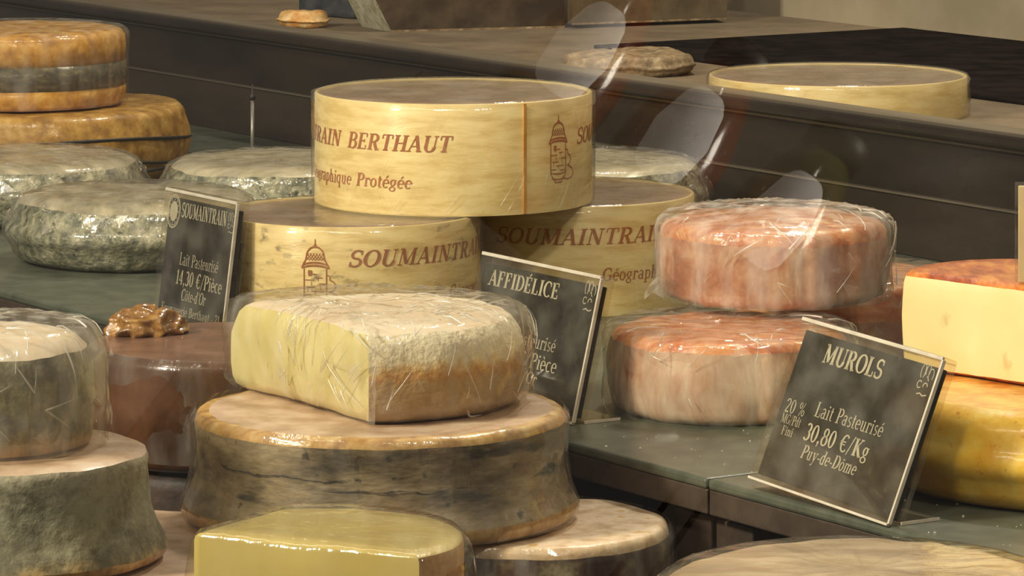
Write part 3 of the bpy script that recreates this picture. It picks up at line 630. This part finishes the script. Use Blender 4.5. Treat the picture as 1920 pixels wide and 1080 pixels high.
prism_cheese('large cut cheese with white rind and dark film-covered face on the upper deck', (-.0816, 3.048), (.036, 3.085), (-.022, .045), [(0, 0), (-.0035, .006), (-.0075, .014), (-.0125, .024), (-.017, .04), (-.018, .07)], .051, .07, M['dark_cut'], M['white_rind'])
prism_cheese('large cut cheese with paler brown face standing next to the dark-faced cheese', (.0412, 3.075), (.150, 3.125), (-.01, .045), [(0, 0), (0, .006), (0, .014), (0, .03), (0, .06)], .0535, .06, M['brown_cut'], M['brown_cut'])

# ------------------------------------------------------------------ orange cheeses in paper and film
def pleat_foot(R, amp, seed):
    def f(th):
        u = (15 * th + 1.6 * math.sin(3 * th + seed) + seed) / (2 * PI); u -= math.floor(u)
        return R - amp * (u / .82 if u < .82 else (1 - u) / .18) * (.5 + .5 * math.sin(2 * th + seed * 2) ** 2), 0
    return f
def orange_cheese(label, loc, R, h, seed, fm, rz=0.0, tilt=0.0, cap=0.0, flap=None, paper='paper_pink', ptop=.86, nf=36, nt_=26):
    w = thing('orange_cheese', label, 'cheese', loc, rz, 'orange washed-rind cheeses in film')
    w.rotation_euler = (tilt, 0, rz)
    pr = rim_prof(h, .005, .006, .0015)
    pr = [(a, b, z + cap * (1 - b * b) * (1 if b < 1 else 0)) for a, b, z in pr]
    kt = nring(pr, h * ptop)
    solid({0: ('paper_band', M[paper]), 1: ('crust', M['orange_crust'])}, pleat_foot(R, .0018, seed), pr, w, 240, .0012, 46, seed, .0010, slot=lambda j, e: 1 if j >= kt else 0)
    ft = foot_fn(R + .0022)
    wp = [(.001, 1, .0003), (-.0006, 1, .004), (0, 1, h * .3), (.0004, 1, h * .55), (0, 1, h * .8), (-.0002, 1, h * .97), (.003, 1, h + .0022), (.004, .7, h + .0024 + cap * .6), (.004, .35, h + .0024 + cap), (.004, .1, h + .0024 + cap)]
    o = wrap(ft, wp, fm, w, 180, .0012, int(seed * 11), cell=75, shear=.35, stretch=.5)
    folds(ft, wp, M['film_fold'], w, nf, int(seed * 3), (.006, .020), (.3, 1.5), .06, .62, .00034, nt_, M['film_tuck'], -PI, .2, .0012)
    if flap:
        a0, r1, z1 = flap
        V = []
        for i in range(5):
            t = i / 4; aa = a0 - .22 + .44 * t; rr = R + .0022 + (r1 if i in (1, 2, 3) else r1 * .15) * (1 - abs(t - .45))
            V += [((R + .0015) * math.cos(aa), (R + .0015) * math.sin(aa), z1 + .001), (rr * math.cos(a0 + (aa - a0) * .5), rr * math.sin(a0 + (aa - a0) * .5), .001 + z1 * .4 * (i % 2))]
        mesh_obj('film_flap', V, [f for i in range(4) for f in ((2 * i, 2 * i + 1, 2 * i + 3), (2 * i, 2 * i + 3, 2 * i + 2))], fm, w, False)
    return w
orange_cheese('orange-crusted cheese in white paper band lying flat on the shelf beside the tall price sign', (.0885, 1.8245, 0), .0490, .0325, 2.0, M['film_cloudy'])
orange_cheese('orange-crusted cheese in crumpled film with a loose corner, on top of another', (.1105, 1.893, .0362), .0480, .0320, 5.0, M['film_milky'], cap=.0035, flap=(PI + .35, .009, .008), tilt=0.0, paper='pink_side', ptop=.80)
orange_cheese('orange-crusted cheese half hidden at the back under the film-wrapped one', (.1490, 1.985, 0), .0490, .0325, 8.0, M['film_clear'], ptop=.55, paper='pink_side')

# ------------------------------------------------------------------ yellow wheel and pale wedge by the front price sign
w = thing('yellow_cheese', 'glossy yellow cheese wheel with amber top under a pale wedge', 'cheese', (.2076, 1.661, 0))
pr = rim_prof(.035, .010, .012, .0035); kt = nring(pr, .0345)
solid({0: ('rind', M['yellow_rind']), 1: ('top_crust', M['amber_top'])}, foot_fn(.0715), pr, w, 128, .0007, 30, 1.0, .0005, slot=lambda j, e: 1 if j >= kt else 0)
w = thing('pale_wedge', 'pale cut cheese with amber crust resting on the yellow wheel', 'cheese', (.1916, 1.699, .0358))
f_ = foot_fn(.0430, [(math.atan2(-.694, -.72), .030)])
pr = [(.003, 1, 0), (.0008, 1, .0012), (0, 1, .004), (-.0004, 1, .012), (-.0006, 1, .02), (-.0004, 1, .026), (0, 1, .0325), (.0008, 1, .0350), (.003, 1, .0362), (.003, .8, .0365), (.003, .5, .0365), (.003, .2, .0365)]
solid({0: ('crust', M['amber_crust']), 1: ('cut_face', M['pale_face'])}, f_, pr, w, 128, .0004, 60, 3.0, .0003, slot=lambda j, e: 1 if (e == 1 and 1 <= j <= 6) else 0)

# ------------------------------------------------------------------ lower deck: supporting wheels and the big cheeses
w = thing('ochre_top_wheel', 'ochre-rimmed wheel with maroon mouldy side under the big grey cheese', 'cheese', (.005, 1.671, -.075))
pr = rim_prof(.0585, .006, .004, .001); kt = nring(pr, .054); 
solid({0: ('rind', M['maroon_rind']), 1: ('top_crust', M['pink_crust_ochre'])}, foot_fn(.0535), pr, w, 112, .0010, 40, 4.0, .0008, slot=lambda j, e: 1 if j >= kt else 0)
wrap(foot_fn(.0560), [(a, b, z + (.0012 if i > 5 else .0003)) for i, (a, b, z) in enumerate(pr[::3])][:6], M['film_cloudy'], w, 140, .0005, 3)
w = thing('pink_wheel', 'pink-topped wheel at the bottom between the two grey cheeses', 'cheese', (-.140, 1.627, -.075))
pr = rim_prof(.0585, .006, .005, .001); kt = nring(pr, .054)
solid({0: ('rind', M['grey_rind']), 1: ('top_crust', M['pink_crust'])}, foot_fn(.070), pr, w, 112, .0010, 40, 4.0, .0006, slot=lambda j, e: 1 if j >= kt else 0)

w = thing('grey_cheese', 'big waisted grey cheese wheel with golden edges under the cut half wheel', 'cheese', (-.0495, 1.680, -.0155))
h = .0395
pr = [(.003, 1, 0), (.0005, 1, .0010), (-.0005, 1, .0035), (0, 1, .006), (.0016, 1, .0085), (.0032, 1, .012), (.0044, 1, .017), (.0050, 1, .022), (.0050, 1, .027), (.0046, 1, .031), (.0042, 1, .0335), (.0040, 1, .036), (.0046, 1, .0380), (.0064, 1, .0393), (.0095, 1, .0396), (.0095, .85, .0394), (.0095, .6, .0392), (.0095, .3, .0392), (.0095, .1, .0392)]
solid({0: ('rind', M['grey_rind']), 1: ('top_crust', M['pink_crust']), 2: ('golden_rim', M['golden_rim']), 3: ('base_rim', M['golden_rim'])}, foot_fn(.0735), pr, w, 144, .0007, 50, 2.0, .0005,
      slot=lambda j, e: 3 if j < 3 else (0 if j < 11 else (2 if j < 14 else 1)))
for (z_, p0, p1, sd) in [(.0245, -.95, -.12, 1.0), (.0205, -.35, .55, 4.0)]:
    pts = []
    for k in range(40):
        a = p0 + (p1 - p0) * k / 39; zz = z_ + .0022 * noise.noise(Vector((a * 5, sd, 0))) + .0006 * noise.noise(Vector((a * 25, sd, 3))); rr = .0735 - .0049 + .0002
        pts.append((rr * math.sin(a), -rr * math.cos(a), zz))
    tube('rind_crack', pts, .00045, M['wax_black'], w, 6, taper=[.25 + .75 * abs(noise.noise(Vector((k * .35, sd, 9)))) * 1.6 if 1 < k < 38 else .1 for k in range(40)])
wrap(foot_fn(.0750), [(.001, 1, .0006), (0, 1, .005), (.0030, 1, .013), (.0044, 1, .022), (.0042, 1, .030), (.0038, 1, .0375), (.0062, 1, .0405)], M['film_tight'], w, 220, .0004, 9, cell=60, stretch=.3)

w = thing('half_wheel', 'cut half wheel with white rind and creamy face in crumpled film', 'cheese', (-.055, 1.700, .0246))
a_ = math.atan2(-.54, -.841); f_ = foot_fn(.0595, [(a_, .0300)])
hh = .0325
pr = [(.005, 1, 0), (.002, 1, .0012), (.0004, 1, .004), (-.0006, 1, .009), (-.0008, 1, .015), (-.0002, 1, .021), (.0012, 1, .026), (.003, 1, .0295), (.006, 1, .0318), (.010, 1, hh), (.010, .8, hh + .0006), (.010, .5, hh + .001), (.010, .2, hh + .001)]
def slot_half(j, e):
    if e == 1 and j <= 7: return 1
    if j >= 8 : return 2
    return 0
solid({0: ('rind', M['bloomy_rind']), 1: ('cut_face', M['cream_paste']), 2: ('top_crust', M['bloomy_top']), }, f_, pr, w, 150, .0012, 60, 2.5, .0008, slot=slot_half)
FW = [(.004, 1, .0004), (.0004, 1, .003), (0, 1, .009), (-.0004, 1, .016), (-.0006, 1, .023), (.0002, 1, .029), (.0022, 1, .0335), (.006, 1, .0352), (.006, .8, .0356), (.006, .55, .0358), (.006, .25, .0358)]
f2 = foot_fn(.0622, [(a_, .0318)])
wrap(f2, FW, M['film_cloudy'], w, 260, .0014, 21, cell=85, shear=.7, stretch=.38, rings=40)
folds(f2, FW, M['film_fold'], w, 70, 5, (.006, .022), (.7, 1.5), .05, .55, .00034, 26, M['film_tuck'], -2.95, .6, .0016)
folds(f2, FW, M['film_fold'], w, 26, 6, (.010, .030), (.0, .5), .5, .85, .00034, 14, M['film_tuck'], -2.95, .4, .0014)
cq = Vector((.0025, -.0605, 0))
mesh_obj('film_seam', [cq + Vector(p_) for p_ in ((-.0006, -.0010, .001), (.0024, -.0026, .0005), (-.0004, -.0012, .016), (.0028, -.0030, .015), (-.0010, -.0006, .0335), (.0026, -.0024, .0325), (.0005, .0010, .036), (.0030, .0004, .0355))], [(0, 1, 3, 2), (2, 3, 5, 4), (4, 5, 7, 6)], M['film_tuck'], w, False)

w = thing('green_grey_cheese', 'green-grey rinded wheel with flared base under a film-wrapped piece', 'cheese', (-.180, 1.600, -.0155))
pr = [(.003, 1, 0), (.0002, 1, .0012), (-.0006, 1, .004), (.0006, 1, .0075), (.0030, 1, .012), (.0048, 1, .018), (.0056, 1, .026), (.0056, 1, .032), (.0056, 1, .0355), (.0066, 1, .0375), (.009, 1, .0385), (.012, 1, .0388), (.012, .7, .0388), (.012, .4, .0388), (.012, .1, .0388)]
solid({0: ('rind', M['grey_green_rind']), 1: ('top_crust', M['pink_crust']), 2: ('base_rim', M['golden_rim'])}, foot_fn(.0560), pr, w, 120, .0009, 60, 6.0, .0005, slot=lambda j, e: 2 if j < 2 else (0 if j < 9 else 1))
w = thing('wrapped_piece', 'cut cheese piece in loose shiny film on the green-grey wheel', 'cheese', (-.189, 1.608, .0238))
f_ = foot_fn(.0385, [(math.atan2(-.25, -.96), .017)])
pr = [(.004, 1, 0), (.001, 1, .001), (0, 1, .005), (-.0006, 1, .012), (-.0006, 1, .02), (0, 1, .028), (.002, 1, .0345), (.006, 1, .038), (.010, 1, .0392), (.010, .7, .0398), (.010, .4, .040), (.010, .1, .040)]
solid({0: ('rind', M['grey_green_rind']), 1: ('cut_face', M['cream_paste']), 2: ('top_crust', M['bloomy_top'])}, f_, pr, w, 110, .0010, 60, 8.0, .0006, slot=lambda j, e: 1 if (e == 1 and j < 7) else (2 if j >= 6 else 0))
wrap(foot_fn(.0440, [(math.atan2(-.25, -.96), .0200)]), [(.001, 1, .0003), (0, 1, .008), (.0004, 1, .016), (.0006, 1, .024), (.0008, 1, .031), (.003, 1, .0375), (.007, 1, .0425), (.010, .75, .0435), (.010, .4, .0438), (.010, .1, .0438)], M['film_milky'], w, 180, .0016, 33, cell=48, shear=.4)
folds(foot_fn(.0440, [(math.atan2(-.25, -.96), .0200)]), [(.001, 1, .0003), (0, 1, .008), (.0004, 1, .016), (.0006, 1, .024), (.0008, 1, .031), (.003, 1, .0375), (.007, 1, .0425), (.010, .75, .0435), (.010, .4, .0438)], M['film_fold'], w, 26, 4, (.008, .024), (.5, 1.5), .05, .8, .00034, 22, M['film_tuck'], -2.2, .3, .0016)

w = thing('dark_wheel', 'dark-rinded wheel underneath the glossy brown walnut cheese', 'cheese', (-.1155, 1.828, -.075))
solid({0: ('rind', M['dark_rind'])}, foot_fn(.0560), rim_prof(.0560, .006, .006, .001), w, 96, .001, 40, 1.0, .0005)
w = thing('walnut_cheese', 'glossy brown cheese wheel topped with half a walnut', 'cheese', (-.1155, 1.828, -.0182))
pr = rim_prof(.0445, .005, .004, .0012); kt = nring(pr, .0442)
solid({0: ('rind', M['brown_gloss']), 1: ('top_crust', M['brown_top'])}, foot_fn(.0580), pr, w, 120, .0007, 30, 3.0, .0004, slot=lambda j, e: 1 if j >= kt else 0)
wrap(foot_fn(.0590), [(0, 1, .004), (0, 1, .016), (0, 1, .03), (.0004, 1, .041), (.003, 1, .0452)], M['film_tight'], w, 160, .0003, 71)
nut = thing('walnut_half', 'shiny golden half walnut on the brown cheese', 'walnut', (-.1510, 1.850, .0262), .35)
bm = bmesh.new(); bmesh.ops.create_icosphere(bm, subdivisions=5, radius=1)
for v in bm.verts:
    p_ = v.co.copy(); fold = 1 - abs(noise.noise(p_ * 1.9 + Vector((3.4, 1, 2)))) * 2
    fold2 = 1 - abs(noise.noise(p_ * 3.0 + Vector((1, 5, 2)))) * 2
    k = .76 + .26 * fold + .06 * fold2 - .30 * math.exp(-(p_.y / .10) ** 2) * max(0, p_.z) 
    v.co = Vector((p_.x * .0172 * k, p_.y * .0125 * k, max(p_.z, -.15) * .0105 * k + .0014))
me = bpy.data.meshes.new('kernel'); bm.to_mesh(me); bm.free(); me.materials.append(M['walnut'])
for q in me.polygons: q.use_smooth = True
ko = bpy.data.objects.new('kernel', me); COL.objects.link(ko); ko.parent = nut

w = thing('yellow_wedge', 'pale yellow cheese wedge in tight film in front of the big grey cheese', 'cheese', (-.062, 1.405, -.075))
f_ = foot_fn(.0470, [(math.atan2(-.889, -.458), .0138), (math.atan2(.524, -.851), .0343)])
pr = [(.001, 1, 0), (0, 1, .002), (0, 1, .03), (0, 1, .06), (0, 1, .09), (0, 1, .1030), (.0004, 1, .1042), (.0016, 1, .1050), (.0016, .8, .1052), (.0016, .5, .1054), (.0016, .2, .1054)]
def bulge_f(th):
    return f_(th)
solid({0: ('rind', M['washed_edge']), 1: ('cut_face', M['yellow_paste']), 2: ('top_face', M['yellow_top'])}, f_, pr, w, 150, .0003, 40, 2.0, .0004, slot=lambda j, e: 2 if j >= 6 else (1 if e in (1, 2) else 0))
wrap(foot_fn(.0492, [(math.atan2(-.889, -.458), .0146), (math.atan2(.524, -.851), .0351)]), [(0, 1, .001), (-.0030, 1, .04), (-.0030, 1, .085), (0, 1, .1035), (.0016, 1, .1064), (.003, .75, .1068), (.003, .45, .1068), (.003, .15, .1068)], M['film_clear'], w, 200, .0003, 81, cell=90, stretch=.2)

w = thing('pale_pink_wheel', 'low pale pink wheel with rounded edge in front of the counter posts', 'cheese', (.1135, 1.448, -.075))
pr = rim_prof(.0840, .012, .014, .002, nb=6)
solid({0: ('rind', M['pale_pink_rind'])}, foot_fn(.0690), pr, w, 120, .0016, 34, 5.5, .0014)
wrap(foot_fn(.0712), [(a, b, z + (.0016 if i > 6 else .0003)) for i, (a, b, z) in enumerate(pr[::2])], M['film_clear'], w, 160, .0008, 91, cell=55)

# ------------------------------------------------------------------ price signs in clear acrylic holders
def orn(x0, y0, s):
    S = []
    S += [arc(.2, .7, .14, .28, -60, 250, .05, .04), arc(.5, .75, .13, .25, -80, 230, .05, .04), arc(.75, .62, .16, .24, -40, 260, .05, .04)]
    S += [arc(.2, .18, .14, .14, 40, 320, .05, .04), arc(.6, .15, .14, .13, 0, 200, .05, .04)] + poly_strokes([(.2, -.2), (.4, -.14), (.6, -.22), (.85, -.16)], .05)
    return [[(x0 + v.x * s, y0 + v.y * s * 1.1) for v in q] for q in strokes_quads(S)]
def price_sign(label, loc, L_, h, lean, lines, roll=0.0, medal=False, foot=.020, anchor='r', rz=RZ):
    """loc = bottom corner; x runs to the right along the sign; the body leans back by `lean` at its top"""
    s = thing('price_sign', label, 'price sign', loc, rz)
    x0 = -L_ if anchor == 'r' else 0.0
    an = math.atan2(lean, h); Rm = Matrix.Rotation(-an, 4, 'X'); Rr = Matrix.Rotation(roll, 4, 'Y')
    piv = Vector((0, 0, 0))
    def T(v): return (Rm @ (Rr @ (Vector(v) - piv))) + piv + Vector((0, 0, .0012 + (.0 if roll == 0 else 0.0)))
    def slab(name, a, b, y0, y1, z0, z1, mat, bev=.0004):
        o = box(name, x0 + a, x0 + b, y0, y1, z0, z1, mat, s, bev)
        for v in o.data.vertices: v.co = T(v.co)
        return o
    slab('front_sheet', 0, L_, 0, .0016, 0, h, M['acrylic_clear'])
    card = slab('black_card', .0016, L_ - .0012, .0022, .0050, .0020, h - .0030, M['sign_black'])
    slab('back_sheet', 0, L_, .0056, .0072, 0, h, M['acrylic_clear'])
    slab('top_edge', 0, L_, .0000, .0072, h - .0006, h + .0012, M['acrylic_clear'], .0006)
    slab('edge_strip', L_ - .0004, L_ + .0006, -.0001, .0015, .0, h, M['acrylic_edge'], .0002)
    slab('edge_strip', 0, L_, -.0002, .0010, h - .0004, h + .0010, M['acrylic_edge'], .0002)
    slab('edge_strip', 0, L_, -.0003, .0014, -.0008, .0002, M['acrylic_edge'], .0002)
    box('foot_plate', x0, x0 + L_, .003, foot + .003, 0, .0012, M['acrylic_clear'], s, .0003)
    box('edge_strip', x0 + L_ - .0002, x0 + L_ + .0004, .006, foot + .003, .0001, .0012, M['acrylic_edge'], s)
    for (txt, u0, u1, vd, ch, sl, bo) in lines:
        W_ = (u1 - u0) * L_
        quads_obj('lettering', text_quads(txt, W_, ch, sl, bo), lambda x, y: T((x0 + u0 * L_ + x, .0019, h * (1 - vd) - ch / 2 + y)), M['sign_white'], card)
    quads_obj('ornament', orn(L_ * .86, h * .80, L_ * .10), lambda x, y: T((x0 + x, .0019, y)), M['sign_white'], card)
    if medal:
        Q = [[(v.x, v.y) for v in q] for q in strokes_quads([arc(0, 0, 1, 1, 0, 360, .10, .10), arc(0, 0, .86, .86, 0, 360, .05, .05), arc(0, 0, .32, .32, 0, 360, .60, .60)] + [ln(.66 * math.cos(k * .52), .66 * math.sin(k * .52), .78 * math.cos(k * .52), .78 * math.sin(k * .52), .08) for k in range(12)])]
        quads_obj('medallion', Q, lambda x, y: T((x0 + L_ * .10 + x * .0060, .0019, h * .845 + y * .0075)), M['sign_white'], card)
    return s
price_sign('black price sign between the cut half wheel and the paper-wrapped orange cheese', (.0238, 1.7816, 0), .0887, .0580, .0142,
           [('AFFIDÉLICE', .07, .66, .15, .0064, .04, 1.15), ('Lait Pasteurisé', .20, .72, .52, .0056, .06, .8), ('€/Pièce', .44, .76, .655, .0062, .06, 1.0), ("Côte-d'Or", .30, .62, .775, .0050, .14, .9)])
price_sign('black price sign standing before the glossy yellow wheel', (.1318, 1.5730, 0), .0855, .0605, .0240,
           [('MUROLS', .20, .62, .155, .0070, .04, 1.2), ('Lait Pasteurisé', .27, .75, .49, .0056, .04, .85), ('30,80 €/Kg', .245, .705, .635, .0064, .04, 1.15), ('Puy-de-Dôme', .27, .66, .755, .0050, .16, 1.0), ('20 %', .06, .205, .52, .0052, 0, .85), ('MG/Pdt', .06, .20, .60, .0036, 0, .8), ('Fini', .09, .17, .67, .0034, 0, .8)], roll=math.radians(2.6))
price_sign('black price sign with a round medallion beside the mould-spotted box', (-.1665, 2.0630, 0), .0670, .0595, .0080,
           [('SOUMAINTRAIN', .21, .84, .13, .0066, .04, 1.1), ('Lait Pasteurisé', .26, .80, .50, .0056, .04, .8), ('14,30 €/Pièce', .24, .88, .64, .0066, .04, 1.0), ("Côte-d'Or", .34, .68, .765, .0054, .12, .95), ('Fromagerie Berthaut - 21', .08, .90, .89, .0042, .04, .75)], medal=True, anchor='l', foot=.003)
s = thing('label_card', 'beige label card in a clear stand on top of the pale wedge', 'label', (.1885, 1.6690, .0726), -.3)
box('card', 0, .05, 0, .0016, 0, .036, M['card_beige'], s, .0004)
box('clear_stand', -.001, .051, -.0012, -.0003, 0, .0375, M['acrylic_clear'], s, .0003)
box('foot_plate', 0, .05, .0016, .018, 0, .0010, M['acrylic_clear'], s)

# ------------------------------------------------------------------ sloping front glass and the jars that it mirrors
tau = math.radians(22.0)
def glass_mat():
    m = bpy.data.materials.new('case_glass'); m.use_nodes = True; nt = m.node_tree; N = nt.nodes; L = nt.links
    N.remove(N['Principled BSDF']); tr = N.new('ShaderNodeBsdfTransparent'); gl = N.new('ShaderNodeBsdfGlossy'); gl.inputs['Roughness'].default_value = 0.0
    tr.inputs[0].default_value = (.975, .985, .975, 1)
    fr = N.new('ShaderNodeFresnel'); fr.inputs[0].default_value = 1.5
    ma = N.new('ShaderNodeMath'); ma.operation = 'MULTIPLY'; ma.inputs[1].default_value = 1.0; L.new(fr.outputs[0], ma.inputs[0])
    mx = N.new('ShaderNodeMixShader'); L.new(ma.outputs[0], mx.inputs[0]); L.new(tr.outputs[0], mx.inputs[1]); L.new(gl.outputs[0], mx.inputs[2])
    L.new(mx.outputs[0], N['Material Output'].inputs[0]); return m
zb, zt = -.085, .42
gp = mesh_obj('front_glass', [(x, -.42 + z * math.tan(tau) , z) for z in (zb, zt) for x in (-1.066, .95)], [(0, 1, 3, 2)], glass_mat(), None, False)
gp.location = O; gp.rotation_euler = (0, 0, RZ)
tag(gp, 'clear sloping front glass of the cheese counter', 'glass', kind='structure')
pm('jar_red', [(.3, (74, 24, 12)), (.7, (104, 40, 20))], scale=20, rough=.15, bump=0, coat=1, coatr=.03)
pm('jar_olive', [(.3, (58, 56, 20)), (.7, (82, 78, 30))], scale=20, rough=.15, bump=0, coat=1, coatr=.03)
pm('jar_label', [(.3, (226, 222, 226)), (.7, (240, 236, 238))], scale=40, rough=.6, bump=0)
pm('stand_wood', [(.3, (52, 42, 34)), (.7, (70, 58, 46))], scale=12, rough=.6, bump=.1, stretch=(.2, 1, 1))
js = thing('jar_stand', 'dark wooden stand with jars outside the front glass', 'stand', (-1.2547, 1.7301, -.900), .924)
box('stand_top', -.15, .15, -.05, .05, 1.475, 1.491, M['stand_wood'], js, .001)
for sx in (-1, 1):
    for sy in (-1, 1): box('leg', sx * .135 - .008, sx * .135 + .008, sy * .038 - .008, sy * .038 + .008, 0, 1.475, M['stand_wood'], js)
for k, (x, y, mt, lab) in enumerate([(-1.2092, 1.7904, 'jar_red', 'red preserve jar with pale label at the far end of the stand'), (-1.2547, 1.7301, 'jar_red', 'red preserve jar with pale label between two jars on the stand'), (-1.3002, 1.6697, 'jar_olive', 'olive-green preserve jar with pale label on the stand')]):
    j_ = thing('preserve_jar', lab, 'jar', (x, y, .591), 0, 'preserve jars mirrored in the front glass')
    R_ = .0330; ins_ = lambda z: 3.2 * (z - .062) ** 2
    pr = [(ins_(z), 1, z) for z in [.1355 * q / 14 for q in range(15)]] + [(ins_(.1355), .5, .1355)]
    solid({0: ('jar_body', M[mt])}, foot_fn(R_), pr, j_, 64)
    solid({0: ('jar_lid', M['wax_black'])}, foot_fn(.0190), [(0, 1, .1348), (0, 1, .150), (.0015, 1, .152), (.0015, .5, .152)], j_, 48)
    V = []; F = []; a0 = -.40
    for i in range(13):
        u = -1 + i / 6; half = .0325 * math.sqrt(max(0, 1 - u ** 4)) + .0005
        for q in range(9):
            zz = .078 + half * (q / 4 - 1); rr = R_ + .0006 - ins_(zz)
            V.append((rr * math.cos(a0 + u * .58), rr * math.sin(a0 + u * .58), zz))
    for i in range(12):
        for q in range(8): F.append((9 * i + q, 9 * i + 9 + q, 9 * i + 10 + q, 9 * i + q + 1))
    mesh_obj('jar_label', V, F, M['jar_label'], j_)

# ------------------------------------------------------------------ crumbs
rnd = random.Random(3); V = []; F = []
for k in range(150):
    t = rnd.uniform(-.25, .30); w_ = rnd.uniform(.004, .09) if rnd.random() < .7 else rnd.uniform(.004, .3)
    p_ = WP(t, w_); r_ = rnd.choice([.0003, .0003, .0004, .0005, .0007]); b = len(V)
    for dx, dy, dz in ((1, .2, 0), (-.5, .9, 0), (-.6, -.8, 0), (.1, .1, 1.1)):
        V.append((p_[0] + dx * r_ * rnd.uniform(.7, 1.4), p_[1] + dy * r_ * rnd.uniform(.7, 1.4), .0001 + dz * r_))
    F += [(b, b + 1, b + 3), (b + 1, b + 2, b + 3), (b + 2, b, b + 3), (b, b + 2, b + 1)]
tag(mesh_obj('cheese_crumbs', V, F, M['crumb_white'], None, False), 'tiny white cheese crumbs scattered over the grey-green shelf', 'crumbs', kind='stuff')
